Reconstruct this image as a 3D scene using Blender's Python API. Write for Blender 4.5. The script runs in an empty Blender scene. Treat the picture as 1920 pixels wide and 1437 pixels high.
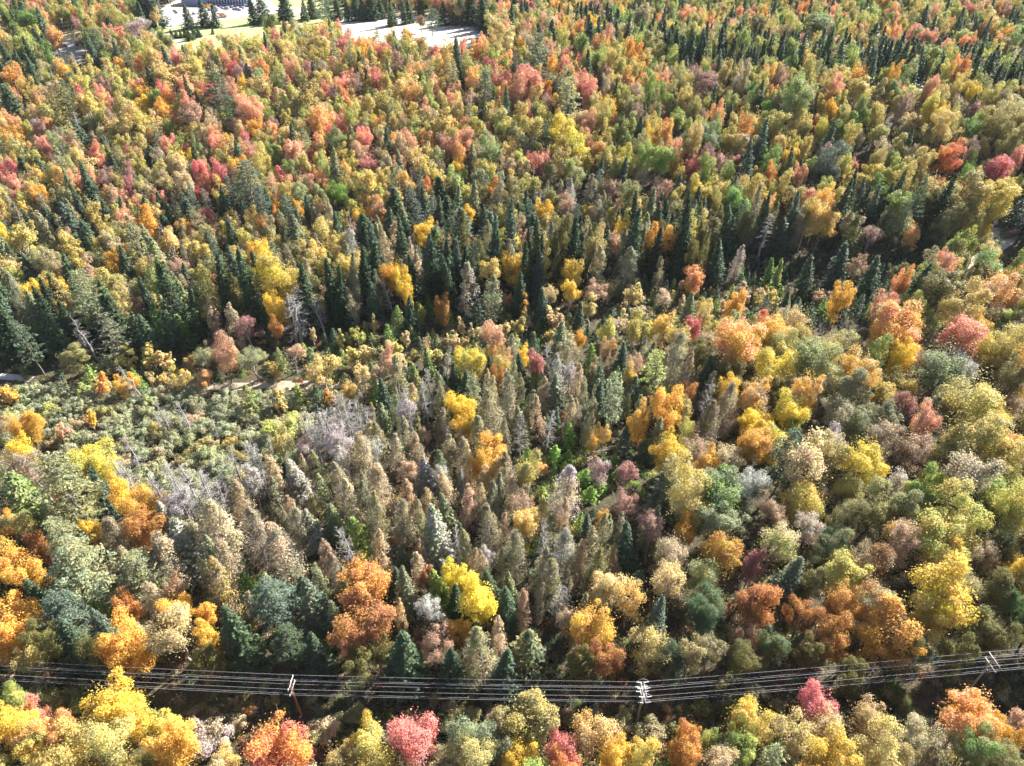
import bpy, math, random
import numpy as np
from mathutils import Vector, Matrix

# ------------------------------------------------------------------ camera, sky, sun, exposure
S = bpy.context.scene
COL = S.collection
CAM_H, PITCH, FPX, UC, VC = 117.0, math.radians(38.1), 1281.0, 960.0, 718.5   # measured in the photo's 1920x1437 pixels
cam_data = bpy.data.cameras.new('camera')
cam_data.sensor_width = 36.0
cam_data.lens = 36.0 * FPX / 1920.0
cam_data.clip_start, cam_data.clip_end = 0.5, 6000.0
cam = bpy.data.objects.new('camera', cam_data)
COL.objects.link(cam)
cam.location = (0, 0, CAM_H)
cam.rotation_euler = (math.pi / 2 - PITCH, 0, 0)
S.camera = cam

SUN_EL, SUN_AZ = math.radians(34.0), math.radians(48.0)      # azimuth clockwise from the view direction (+Y)
world = bpy.data.worlds.new('World')
S.world = world
world.use_nodes = True
wn = world.node_tree
sky = wn.nodes.new('ShaderNodeTexSky')
sky.sky_type = 'NISHITA'
sky.sun_disc = False
sky.sun_elevation, sky.sun_rotation = SUN_EL, SUN_AZ
wn.links.new(sky.outputs[0], wn.nodes['Background'].inputs[0])
wn.nodes['Background'].inputs[1].default_value = 0.05
sun_data = bpy.data.lights.new('sun', 'SUN')
sun_data.energy, sun_data.angle, sun_data.color = 5.0, math.radians(0.5), (1.0, 0.95, 0.86)
sun = bpy.data.objects.new('sun', sun_data)
COL.objects.link(sun)
sd = Vector((math.sin(SUN_AZ) * math.cos(SUN_EL), math.cos(SUN_AZ) * math.cos(SUN_EL), math.sin(SUN_EL)))
sun.location = sd * 300
sun.rotation_euler = sd.to_track_quat('Z', 'Y').to_euler()
S.view_settings.view_transform = 'Standard'
S.view_settings.look = 'None'
S.view_settings.gamma = 1.0
S.view_settings.exposure = 2.1
S.cycles.max_bounces = 6
S.cycles.diffuse_bounces = 2
S.cycles.glossy_bounces = 1
S.cycles.transmission_bounces = 4

rs = np.random.RandomState(7)

# ------------------------------------------------------------------ pixel <-> world
CP, SP = math.cos(PITCH), math.sin(PITCH)
def ground_z(x, y):
    def sm(a, b, q):
        t = np.clip((q - a) / (b - a), 0, 1); return t * t * (3 - 2 * t)
    dc = np.where(x > 0, 420 - .44 * np.minimum(x, 400), 420 + .22 * np.minimum(-x, 400))       # where the far slope tops out
    z = 29.0 * sm(185.0, dc, y)                                                              # the hillside beyond the overgrown strip
    side = sm(-10.0, 90.0, x)
    z = z - 13.0 * sm(dc, dc + 55, y) * side + 13.0 * sm(dc + 80, dc + 250, y) * side           # a dip behind it on one side
    return z + 1.0 * np.sin(x / 61.0 + 0.6) * np.cos(y / 83.0) + 0.8 * np.sin((x + y) / 117.0)
def ray(u, v):
    a, b = (u - UC) / FPX, (VC - v) / FPX
    return np.array([a, CP + b * SP, -SP + b * CP])
TT = np.linspace(50.0, 130.0, 500)
def at(u, v, h=0.0):
    """World point h metres above the ground seen at photo pixel (u, v)."""
    d = ray(u, v)
    g = TT * (1.0 / max(.03, -d[2]))
    f = CAM_H + d[2] * g - ground_z(d[0] * g, d[1] * g) - h
    i = int(np.argmax(f <= 0)) if (f <= 0).any() else len(g) - 1
    t = g[i] if i == 0 else g[i - 1] + (g[i] - g[i - 1]) * f[i - 1] / (f[i - 1] - f[i] + 1e-9)
    p = d * t
    return float(p[0]), float(p[1])
def pix(x, y, z):
    """Photo pixel and depth of a world point (arrays allowed)."""
    zz = z - CAM_H
    dep = y * CP - zz * SP
    up = y * SP + zz * CP
    return UC + FPX * x / dep, VC - FPX * up / dep, dep
def inside(u, v, poly):
    c = False
    n = len(poly)
    for i in range(n):
        x1, y1 = poly[i]; x2, y2 = poly[(i + 1) % n]
        if (y1 > v) != (y2 > v) and u < (x2 - x1) * (v - y1) / (y2 - y1) + x1:
            c = not c
    return c

# ------------------------------------------------------------------ mesh helpers
class MB:
    """Collects polygons as numpy blocks and turns them into one mesh."""
    def __init__(s): s.v, s.f, s.m, s.r, s.n = [], [], [], [], 0
    def quads(s, q, mat=0, rnd=None):                 # q: (k,4,3)
        k = len(q)
        if not k: return
        s.v.append(q.reshape(-1, 3)); s.f.append(np.arange(k * 4).reshape(k, 4) + s.n); s.n += k * 4
        s.m.append(np.full(k, mat)); s.r.append(np.zeros(k) if rnd is None else rnd)
    def indexed(s, v, f, mat=0):                      # v: (n,3), f: (k,4)
        v = np.asarray(v, float); f = np.asarray(f, int)
        s.v.append(v); s.f.append(f + s.n); s.n += len(v)
        s.m.append(np.full(len(f), mat)); s.r.append(np.random.RandomState(len(f)).rand(len(f)))
    def tube(s, pts, rad, sides=5, mat=0):
        pts = np.asarray(pts, float); n = len(pts)
        d = np.gradient(pts, axis=0); d /= np.linalg.norm(d, axis=1, keepdims=True) + 1e-9
        ref = np.array([0, 0, 1.0]) if abs(d[:, 2]).mean() < 0.8 else np.array([1.0, 0, 0])
        a = np.cross(d, ref); a /= np.linalg.norm(a, axis=1, keepdims=True) + 1e-9
        b = np.cross(d, a)
        an = np.arange(sides) * 2 * math.pi / sides
        ring = pts[:, None] + np.asarray(rad, float)[:, None, None] * (a[:, None] * np.cos(an)[None, :, None] + b[:, None] * np.sin(an)[None, :, None])
        i = np.arange(n - 1)[:, None] * sides; j = np.arange(sides)[None]; k = (j + 1) % sides
        f = np.stack([i + j, i + k, i + sides + k, i + sides + j], -1).reshape(-1, 4)
        s.indexed(ring.reshape(-1, 3), f, mat)
    def box(s, c, size, mat=0, rot=0.0):
        x, y, z = np.array(size) / 2
        v = np.array([[-x,-y,-z],[x,-y,-z],[x,y,-z],[-x,y,-z],[-x,-y,z],[x,-y,z],[x,y,z],[-x,y,z]])
        cr, sr = math.cos(rot), math.sin(rot)
        v = np.stack([v[:,0]*cr - v[:,1]*sr, v[:,0]*sr + v[:,1]*cr, v[:,2]], -1) + np.array(c)
        s.indexed(v, [[0,3,2,1],[4,5,6,7],[0,1,5,4],[1,2,6,5],[2,3,7,6],[3,0,4,7]], mat)
    def mesh(s, name, mats, smooth=False):
        v = np.concatenate(s.v); f = np.concatenate(s.f)
        me = bpy.data.meshes.new(name)
        me.vertices.add(len(v)); me.vertices.foreach_set('co', v.astype(np.float32).ravel())
        me.loops.add(f.size); me.loops.foreach_set('vertex_index', f.astype(np.int32).ravel())
        me.polygons.add(len(f))
        me.polygons.foreach_set('loop_start', np.arange(0, f.size, 4, dtype=np.int32))
        me.polygons.foreach_set('material_index', np.concatenate(s.m).astype(np.int32))
        if smooth: me.polygons.foreach_set('use_smooth', np.ones(len(f), bool))
        a = me.attributes.new('leaf_rnd', 'FLOAT', 'FACE'); a.data.foreach_set('value', np.concatenate(s.r).astype(np.float32))
        for m in mats: me.materials.append(m)
        me.update(); me.validate()
        return me
def join(*mbs):
    o = MB()
    for i, b in enumerate(mbs):
        for v, f, r in zip(b.v, b.f, b.r):
            pass
        if b.n:
            o.v.append(np.concatenate(b.v)); o.f.append(np.concatenate(b.f) + o.n); o.n += b.n
            o.m.append(np.full(len(o.f[-1]), i)); o.r.append(np.concatenate(b.r))
    return o

# ------------------------------------------------------------------ materials
def material(name):
    m = bpy.data.materials.new(name); m.use_nodes = True
    nt = m.node_tree
    for n in list(nt.nodes): nt.nodes.remove(n)
    return m, nt, nt.nodes.new('ShaderNodeOutputMaterial')
def N(nt, t, **kw):
    n = nt.nodes.new(t)
    for k, v in kw.items(): setattr(n, k, v)
    return n
def leaf_material():
    """Leaves: two leaf colours of the tree mixed in patches, a little different from leaf to leaf, partly see-through to light."""
    m, nt, out = material('leaves')
    L = nt.links.new
    ta = N(nt, 'ShaderNodeAttribute', attribute_type='INSTANCER', attribute_name='tint')
    tb = N(nt, 'ShaderNodeAttribute', attribute_type='INSTANCER', attribute_name='tint_b')
    rn = N(nt, 'ShaderNodeAttribute', attribute_type='GEOMETRY', attribute_name='leaf_rnd')
    co = N(nt, 'ShaderNodeTexCoord'); oi = N(nt, 'ShaderNodeObjectInfo')
    mul = N(nt, 'ShaderNodeMath', operation='MULTIPLY'); mul.inputs[1].default_value = 180.0; L(oi.outputs['Random'], mul.inputs[0])
    add = N(nt, 'ShaderNodeVectorMath', operation='ADD'); L(co.outputs['Object'], add.inputs[0]); L(mul.outputs[0], add.inputs[1])
    nz = N(nt, 'ShaderNodeTexNoise'); nz.inputs['Scale'].default_value = 0.32; nz.inputs['Detail'].default_value = 2.0; L(add.outputs[0], nz.inputs['Vector'])
    j = N(nt, 'ShaderNodeMath', operation='MULTIPLY_ADD'); j.inputs[1].default_value = 0.22; L(rn.outputs['Fac'], j.inputs[0]); L(nz.outputs['Fac'], j.inputs[2])
    mr = N(nt, 'ShaderNodeMapRange'); mr.inputs[1].default_value = 0.50; mr.inputs[2].default_value = 0.74; L(j.outputs[0], mr.inputs[0])
    mx = N(nt, 'ShaderNodeMix', data_type='RGBA'); L(mr.outputs[0], mx.inputs['Factor']); L(ta.outputs['Color'], mx.inputs[6]); L(tb.outputs['Color'], mx.inputs[7])
    hv = N(nt, 'ShaderNodeHueSaturation')
    h = N(nt, 'ShaderNodeMapRange'); h.inputs[3].default_value = 0.485; h.inputs[4].default_value = 0.515; L(rn.outputs['Fac'], h.inputs[0]); L(h.outputs[0], hv.inputs['Hue'])
    fr = N(nt, 'ShaderNodeMath', operation='FRACT'); f2 = N(nt, 'ShaderNodeMath', operation='MULTIPLY'); f2.inputs[1].default_value = 17.3
    L(rn.outputs['Fac'], f2.inputs[0]); L(f2.outputs[0], fr.inputs[0])
    v = N(nt, 'ShaderNodeMapRange'); v.inputs[3].default_value = 0.78; v.inputs[4].default_value = 1.22; L(fr.outputs[0], v.inputs[0]); L(v.outputs[0], hv.inputs['Value'])
    L(mx.outputs[2], hv.inputs['Color'])
    df = N(nt, 'ShaderNodeBsdfPrincipled'); df.inputs['Roughness'].default_value = .55; df.inputs['Specular IOR Level'].default_value = .12; tr = N(nt, 'ShaderNodeBsdfTranslucent'); ms = N(nt, 'ShaderNodeMixShader'); ms.inputs[0].default_value = 0.30
    th = N(nt, 'ShaderNodeHueSaturation'); th.inputs['Value'].default_value = 1.55; th.inputs['Saturation'].default_value = 1.06; L(hv.outputs[0], th.inputs['Color'])
    L(hv.outputs[0], df.inputs[0]); L(th.outputs[0], tr.inputs[0]); L(df.outputs[0], ms.inputs[1]); L(tr.outputs[0], ms.inputs[2]); L(ms.outputs[0], out.inputs[0])
    return m
def rough(name, c1, c2, scale=3.0, roughness=0.9, metallic=0.0, stretch=(1, 1, 1), bump=0.0):
    m, nt, out = material(name)
    L = nt.links.new
    co = N(nt, 'ShaderNodeTexCoord'); mp = N(nt, 'ShaderNodeMapping'); mp.inputs['Scale'].default_value = stretch; L(co.outputs['Object'], mp.inputs[0])
    nz = N(nt, 'ShaderNodeTexNoise'); nz.inputs['Scale'].default_value = scale; nz.inputs['Detail'].default_value = 5; L(mp.outputs[0], nz.inputs['Vector'])
    mr = N(nt, 'ShaderNodeMapRange'); mr.inputs[1].default_value = 0.35; mr.inputs[2].default_value = 0.65; L(nz.outputs['Fac'], mr.inputs[0])
    mx = N(nt, 'ShaderNodeMix', data_type='RGBA'); mx.inputs[6].default_value = (*c1, 1); mx.inputs[7].default_value = (*c2, 1); L(mr.outputs[0], mx.inputs['Factor'])
    b = N(nt, 'ShaderNodeBsdfPrincipled'); b.inputs['Roughness'].default_value = roughness; b.inputs['Metallic'].default_value = metallic
    L(mx.outputs[2], b.inputs['Base Color']); L(b.outputs[0], out.inputs[0])
    if bump:
        bp = N(nt, 'ShaderNodeBump'); bp.inputs['Strength'].default_value = bump; L(nz.outputs['Fac'], bp.inputs['Height']); L(bp.outputs[0], b.inputs['Normal'])
    return m
LEAF = leaf_material()
BARK = rough('bark', (0.10, 0.08, 0.06), (0.22, 0.19, 0.16), 4.0, stretch=(1, 1, .25))
BIRCH = rough('birch_bark', (0.62, 0.58, 0.53), (0.42, 0.38, 0.34), 3.0, stretch=(1, 1, 2))
DEADW = rough('weathered_wood', (0.25, 0.235, 0.225), (0.37, 0.35, 0.335), 2.0)
TWIG = rough('twigs', (0.20, 0.16, 0.15), (0.32, 0.27, 0.26), 2.0)

# ------------------------------------------------------------------ tree shapes (each in metres at a typical size; copies are scaled)
def unit(a): return a / (np.linalg.norm(a, axis=-1, keepdims=True) + 1e-9)
def leaves(b, P, Nrm, size, r, aspect=0.62, mat=0):
    k = len(P)
    if not k: return
    t = unit(np.cross(Nrm, r.normal(size=(k, 3)))); w = np.cross(Nrm, t)
    s = (size * r.uniform(0.6, 1.35, k))[:, None]
    t = t * s * 0.5; w = w * s * 0.5 * aspect
    b.quads(np.stack([P - t, P + w, P + t, P - w], 1), mat, r.rand(k))
def limb(b, p0, p1, r0, r1, r, wob=0.06, n=5, sides=5, sag=0.0):
    p0, p1 = np.array(p0, float), np.array(p1, float)
    t = np.linspace(0, 1, n)[:, None]
    p = p0 + (p1 - p0) * t
    ln = np.linalg.norm(p1 - p0)
    off = r.normal(size=(n, 3)) * wob * ln * np.sin(t * math.pi)
    p = p + off; p[:, 2] += (sag * ln * np.sin(t[:, 0] * math.pi))
    b.tube(p, np.linspace(r0, r1, n), sides)
    return p
def broadleaf(seed, n, size, W=9.0, H=18.0, base=0.30, puffs=24, twigs=0, lean=0.0, dome=1.0, bark_sides=6, shell=0.5, stretch=.5):
    """Round crown made of many leafy boughs of different size; returns (trunk, crown)."""
    r = np.random.RandomState(seed)
    tr, cr = MB(), MB()
    R = W / 2; zb = base * H; ch = H - zb
    top = np.array([r.uniform(-.5, .5) + lean, r.uniform(-.5, .5), zb + ch * 0.55])
    limb(tr, (0, 0, -0.6), top, 0.016 * H, 0.006 * H, r, 0.015, 7, bark_sides)
    C, rad = [], []
    gap = r.uniform(0, 2 * math.pi)                                 # one side a bit thinner
    m = r.randint(3, 6)                                             # a few leaders, each with its own share of the boughs
    lead, a0 = [], r.uniform(0, 6.283)
    for i in range(m):
        a = a0 + i * 6.283 / m + r.uniform(-.5, .5); q = R * r.uniform(.22, .52)
        lead.append((np.array([math.cos(a) * q, math.sin(a) * q, zb + ch * r.uniform(.34, .74)]) + np.array([top[0] * .6, top[1] * .6, 0]), r.uniform(.75, 1.2)))
    for i in range(puffs):
        lc, ls = lead[i % m]
        d = unit(r.normal(size=3) + np.array([0, 0, .35])); q = r.uniform(.15, 1.0) ** .6
        c = lc + d * q * ls * np.array([R * .46, R * .46, ch * .30 * dome])
        if c[2] < zb + ch * .10: c[2] = zb + ch * r.uniform(.10, .25)
        C.append(c); rad.append(R * (0.15 + 0.19 * r.rand()) * (1.0 if c[2] < zb + ch * .6 else .88))
    C = np.array(C); rad = np.array(rad)
    w = rad ** 2; cnt = np.maximum(3, (n * .92 * w / w.sum()).astype(int))
    for c, q, k in zip(C, rad, cnt):
        d = unit(r.normal(size=(k, 3)) + np.array([0, 0, 0.25]))
        rr = q * (shell + (1 - shell) * r.rand(k) ** 0.6) * (1 + np.abs(r.normal(size=k)) * 0.20 * (r.rand(k) < 0.3))
        ax = unit(c - np.array([top[0] * .6, top[1] * .6, zb - .1 * ch])); ax = unit(ax + r.normal(size=3) * .22)
        dd = d * rr[:, None] * np.array([.95, .95, .85]) * r.uniform(.85, 1.15)
        P = c + dd + ax * ((dd @ ax) * stretch)[:, None]
        out = unit(P - np.array([top[0] * .6, top[1] * .6, zb + ch * 0.35]))
        Nn = unit(0.55 * out + 0.45 * d + r.normal(size=(k, 3)) * 0.42)
        leaves(cr, P, Nn, size, r)
    k = int(n * .08); d = unit(r.normal(size=(k, 3)) + np.array([0, 0, .35]))          # loose sprays between the boughs
    lump = 1 + .16 * np.sin(d @ r.normal(size=3) * 5 + r.rand() * 6) + .13 * np.sin(d @ r.normal(size=3) * 8)
    P = np.array([top[0] * .6, top[1] * .6, zb + ch * .46]) + d * (lump * r.uniform(.25, .85, k) ** .7)[:, None] * np.array([R * .86, R * .86, ch * .52])
    leaves(cr, P, unit(.6 * d + r.normal(size=(k, 3)) * .5), size, r)
    fork = np.array([top[0] * .6, top[1] * .6, zb + ch * .12])
    for i in range(4, min(puffs, 15)):
        limb(tr, fork + (0, 0, r.uniform(-.1, .3) * ch), C[i], 0.0058 * H, 0.0018 * H, r, 0.05, 4, 4, 0.05)
    for i in range(twigs):
        c = C[r.randint(len(C))]; d = unit(r.normal(size=3) + (c - fork) / R * 0.9 + np.array([0, 0, .5]))
        p0 = c - d * R * 0.15
        limb(tr, p0, p0 + d * R * r.uniform(.28, .5), 0.030, 0.012, r, 0.06, 3, 3)
    return tr, cr
def cedar(seed, n, size, W=5.6, H=14.0, twigs=0):
    r = np.random.RandomState(seed); tr, cr = MB(), MB()
    limb(tr, (0, 0, -0.6), (r.uniform(-.2, .2), r.uniform(-.2, .2), H * .985), 0.2, 0.02, r, 0.006, 7, 5)
    k = int(n * 0.009) + 30
    for i in range(k):
        t = r.rand() ** 0.85; a = r.uniform(0, 2 * math.pi)
        z = H * (0.06 + 0.92 * t)
        env = W / 2 * min(1.0, 0.45 + 2.2 * t) * (1 - t) ** 0.66 * r.uniform(0.5, 1.25) + 0.1
        c = np.array([math.cos(a) * env * .72, math.sin(a) * env * .72, z]); q = 0.27 * env + 0.24
        m = max(3, int(n / k)); d = unit(r.normal(size=(m, 3)))
        P = c + d * q * r.uniform(0.5, 1.05, (m, 1)) * np.array([1, 1, 1.7])
        o = P.copy(); o[:, 2] = 0; o = unit(o)
        leaves(cr, P, unit(o * .75 + np.array([0, 0, .35]) + r.normal(size=(m, 3)) * .45), size, r, .5)
    for i in range(twigs):
        t = r.uniform(.1, .97); a = r.uniform(0, 6.283); e = W / 2 * (1 - t) ** .62 * r.uniform(.85, 1.2) + .2
        limb(tr, (0, 0, H * t), (math.cos(a) * e, math.sin(a) * e, H * t + e * r.uniform(.0, .5)), .028, .012, r, .06, 3, 3)
    return tr, cr
def spruce(seed, dens, size, W=6.4, H=21.0, low=0.07, droop=0.32, flat=.8):
    r = np.random.RandomState(seed); tr, cr = MB(), MB()
    limb(tr, (0, 0, -0.6), (0, 0, H * .99), 0.0115 * H, 0.012, r, 0.004, 6, 5)
    z = low * H; lv = 0
    while z < H * .985:
        t = (z - low * H) / (H * (1 - low)); R = W / 2 * (1 - t) ** 0.78 * r.uniform(.82, 1.1) + 0.12
        nb = max(4, int((6.0 + 3 * (1 - t)) * min(1.25, dens ** .5)))
        ph = r.uniform(0, 6.283)
        for i in range(nb):
            a = ph + i * 6.283 / nb + r.uniform(-.3, .3); q = R * r.uniform(.72, 1.14)
            dirv = np.array([math.cos(a), math.sin(a), 0]); side = np.array([-dirv[1], dirv[0], 0])
            m = max(3, int(dens * (2.5 + q * 3.6)))
            s = r.uniform(0.16, 1, m) ** .8
            lat = r.uniform(-1, 1, m) * (0.12 + 0.30 * q * (1.05 - s)) * 0.8
            dz = -droop * q * s + 0.20 * q * s ** 3 - abs(lat) * .28
            P = np.array([0, 0, z]) + dirv * (q * s)[:, None] + side * lat[:, None] + np.array([0, 0, 1.0]) * (dz + r.normal(size=m) * .07)[:, None]
            Nn = unit(np.array([0, 0, flat]) + dirv * .42 + r.normal(size=(m, 3)) * .42)
            leaves(cr, P, Nn, size * (0.75 + .25 * (1 - t)), r, .6)
        z += H * 0.034 * (0.75 + .5 * (1 - t)) * r.uniform(.85, 1.15) / min(1.2, dens ** .3); lv += 1
    leaves(cr, np.array([[0, 0, H * q] for q in (.95, .97, .985, 1.0)]), unit(r.normal(size=(4, 3))), size * .7, r, .4)
    return tr, cr
def pine(seed, dens, size, W=9.0, H=22.0, low=0.30):
    r = np.random.RandomState(seed); tr, cr = MB(), MB()
    limb(tr, (0, 0, -0.6), (r.uniform(-.4, .4), r.uniform(-.4, .4), H * .97), 0.26, 0.04, r, 0.008, 7, 6)
    z = low * H
    while z < H * .98:
        t = (z - low * H) / (H * (1 - low)); R = W / 2 * (1 - t ** 1.8) ** .8 * (.72 + .28 * min(1, t * 5)) * r.uniform(.7, 1.08) + .35
        nb = r.randint(4, 7); ph = r.uniform(0, 6.283)
        for i in range(nb):
            a = ph + i * 6.283 / nb + r.uniform(-.4, .4); q = R * r.uniform(.6, 1.12)
            dirv = np.array([math.cos(a), math.sin(a), 0.0]); side = np.array([-dirv[1], dirv[0], 0])
            end = np.array([0, 0, z]) + dirv * q + np.array([0, 0, q * r.uniform(.05, .34)])
            limb(tr, (0, 0, z), end, .055, .018, r, .03, 3, 3)
            for k in range(max(2, int(dens * (1.5 + q * 1.3)))):
                s = r.uniform(.3, 1.02); c = np.array([0, 0, z]) * (1 - s) + end * s + side * r.normal() * .22 * q * (1.1 - s * .6)
                m = max(3, int(8 * dens)); d = unit(r.normal(size=(m, 3)) + np.array([0, 0, .45]) + dirv * .3)
                P = c + d * r.uniform(.12, .62, (m, 1)) * np.array([1.25, 1.25, .6])
                leaves(cr, P, unit(d * .3 + np.array([0, 0, .65]) + r.normal(size=(m, 3)) * .5), size, r, .42)
        z += H * 0.052 * r.uniform(.8, 1.25)
    return tr, cr
def dead(seed, W=4.2, H=15.0, nb=85, broad=False):
    """Bare standing tree: (trunk, branches)."""
    r = np.random.RandomState(seed); tr, br = MB(), MB()
    limb(tr, (0, 0, -0.6), (r.uniform(-.5, .5), r.uniform(-.5, .5), H), 0.23, 0.04, r, 0.012, 8, 6)
    for i in range(nb):
        t = r.uniform(.16, .98) ** .8; a = r.uniform(0, 6.283); q = W / 2 * (1 - t) ** .6 * r.uniform(.5, 1.15) + .25
        d = np.array([math.cos(a), math.sin(a), r.uniform(-.25, .45)])
        p = limb(br, (0, 0, H * t - .02), np.array([0, 0, H * t]) + d * q, .036, .014, r, .07, 4, 3, r.uniform(-.1, .08))
        for _ in range(6):
            k = r.randint(1, 4); e = unit(d + r.normal(size=3) * .8)
            limb(br, p[k], p[k] + e * q * r.uniform(.22, .45), .020, .010, r, .05, 3, 3)
    return tr, br
def bare(seed, W=10.0, H=15.0):
    r = np.random.RandomState(seed); tr, br = MB(), MB()
    top = np.array([r.uniform(-.4, .4), r.uniform(-.4, .4), H * .45])
    limb(tr, (0, 0, -0.6), top, 0.24, .14, r, .01, 5, 6)
    def grow(p, d, ln, rad, lev):
        e = p + d * ln
        q = limb(br, p, e, rad, rad * .55, r, .05, 3, 3 if lev > 1 else 4)
        if lev < 4:
            for _ in range(5 if lev == 0 else 4):
                n = unit(d + r.normal(size=3) * (.62 if lev else .7) + np.array([0, 0, .12]))
                grow(q[2] if r.rand() < .6 else q[1], n, ln * r.uniform(.48, .72), max(.013, rad * .5), lev + 1)
    for i in range(5):
        a = i * 1.257 + r.uniform(-.4, .4)
        grow(top, unit(np.array([math.cos(a) * .8, math.sin(a) * .8, .85])), H * .26, .10, 1)
    return tr, br

# ------------------------------------------------------------------ leaf colours and their plain names; the darkest ones carry some shade
TINT = {
 'yel': ((.63,.475,.075), 'bright yellow'), 'gol': ((.60,.39,.085), 'golden'), 'org': ((.57,.30,.075), 'orange'), 'dor': ((.41,.205,.07), 'deep orange'),
 'rst': ((.33,.16,.08), 'rust brown'), 'sal': ((.64,.34,.21), 'salmon'), 'red': ((.47,.13,.12), 'red'), 'pnk': ((.54,.23,.20), 'pinkish red'),
 'mve': ((.32,.18,.17), 'dusky mauve'), 'pkt': ((.43,.29,.20), 'pinkish tan'), 'tan': ((.46,.37,.24), 'tan'), 'gtn': ((.52,.41,.20), 'golden tan'),
 'yol': ((.45,.37,.12), 'olive yellow'), 'oli': ((.28,.265,.125), 'olive'), 'dol': ((.15,.14,.05), 'dark olive'), 'ygr': ((.38,.39,.12), 'yellow green'),
 'grn': ((.16,.24,.07), 'fresh green'), 'bgr': ((.22,.34,.08), 'bright green'), 'pgr': ((.31,.34,.17), 'pale green'), 'ggr': ((.22,.245,.15), 'grey green'),
 'dgr': ((.085,.125,.068), 'dark green'), 'blg': ((.12,.16,.115), 'bluish green'), 'brn': ((.29,.265,.175), 'greyish brown'), 'gry': ((.42,.39,.37), 'pale grey'),
 'ddg': ((.05,.078,.042), 'deep green'), 'sag': ((.33,.34,.21), 'sage green'), 'gol2': ((.50,.37,.10), 'dull gold'),  # ddg is dark green taken down further to stand in for shade
}
KIND = {'m': 'maple_tree', 'l': 'broadleaf_tree', 't': 'twiggy_tree', 'b': 'birch_tree', 'c': 'cedar_tree', 's': 'spruce_tree', 'f': 'fir_tree', 'p': 'pine_tree', 'd': 'dead_tree', 'r': 'bare_tree', 'h': 'shrub'}
def tree_height(k, w):
    lo_a_b_hi = {'m': (5, 7, 1.25, 24), 'l': (5, 7, 1.25, 23), 't': (5, 7, 1.2, 21), 'b': (6, 7, 1.25, 20), 'c': (4, 5, 1.9, 18), 's': (4, 4, 2.0, 25), 'f': (2, 1.5, 1.5, 15), 'p': (6, 8, 1.7, 26), 'd': (5, 6, 2.2, 17), 'r': (5, 6, .8, 17), 'h': (1, .5, .8, 7)}[k]
    lo, a, b, hi = lo_a_b_hi
    return min(max(a + b * w, lo), hi)
MID = {'m': .66, 'l': .66, 't': .66, 'b': .66, 'c': .55, 's': .50, 'f': .48, 'p': .62, 'd': .58, 'r': .62, 'h': .55}

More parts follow.
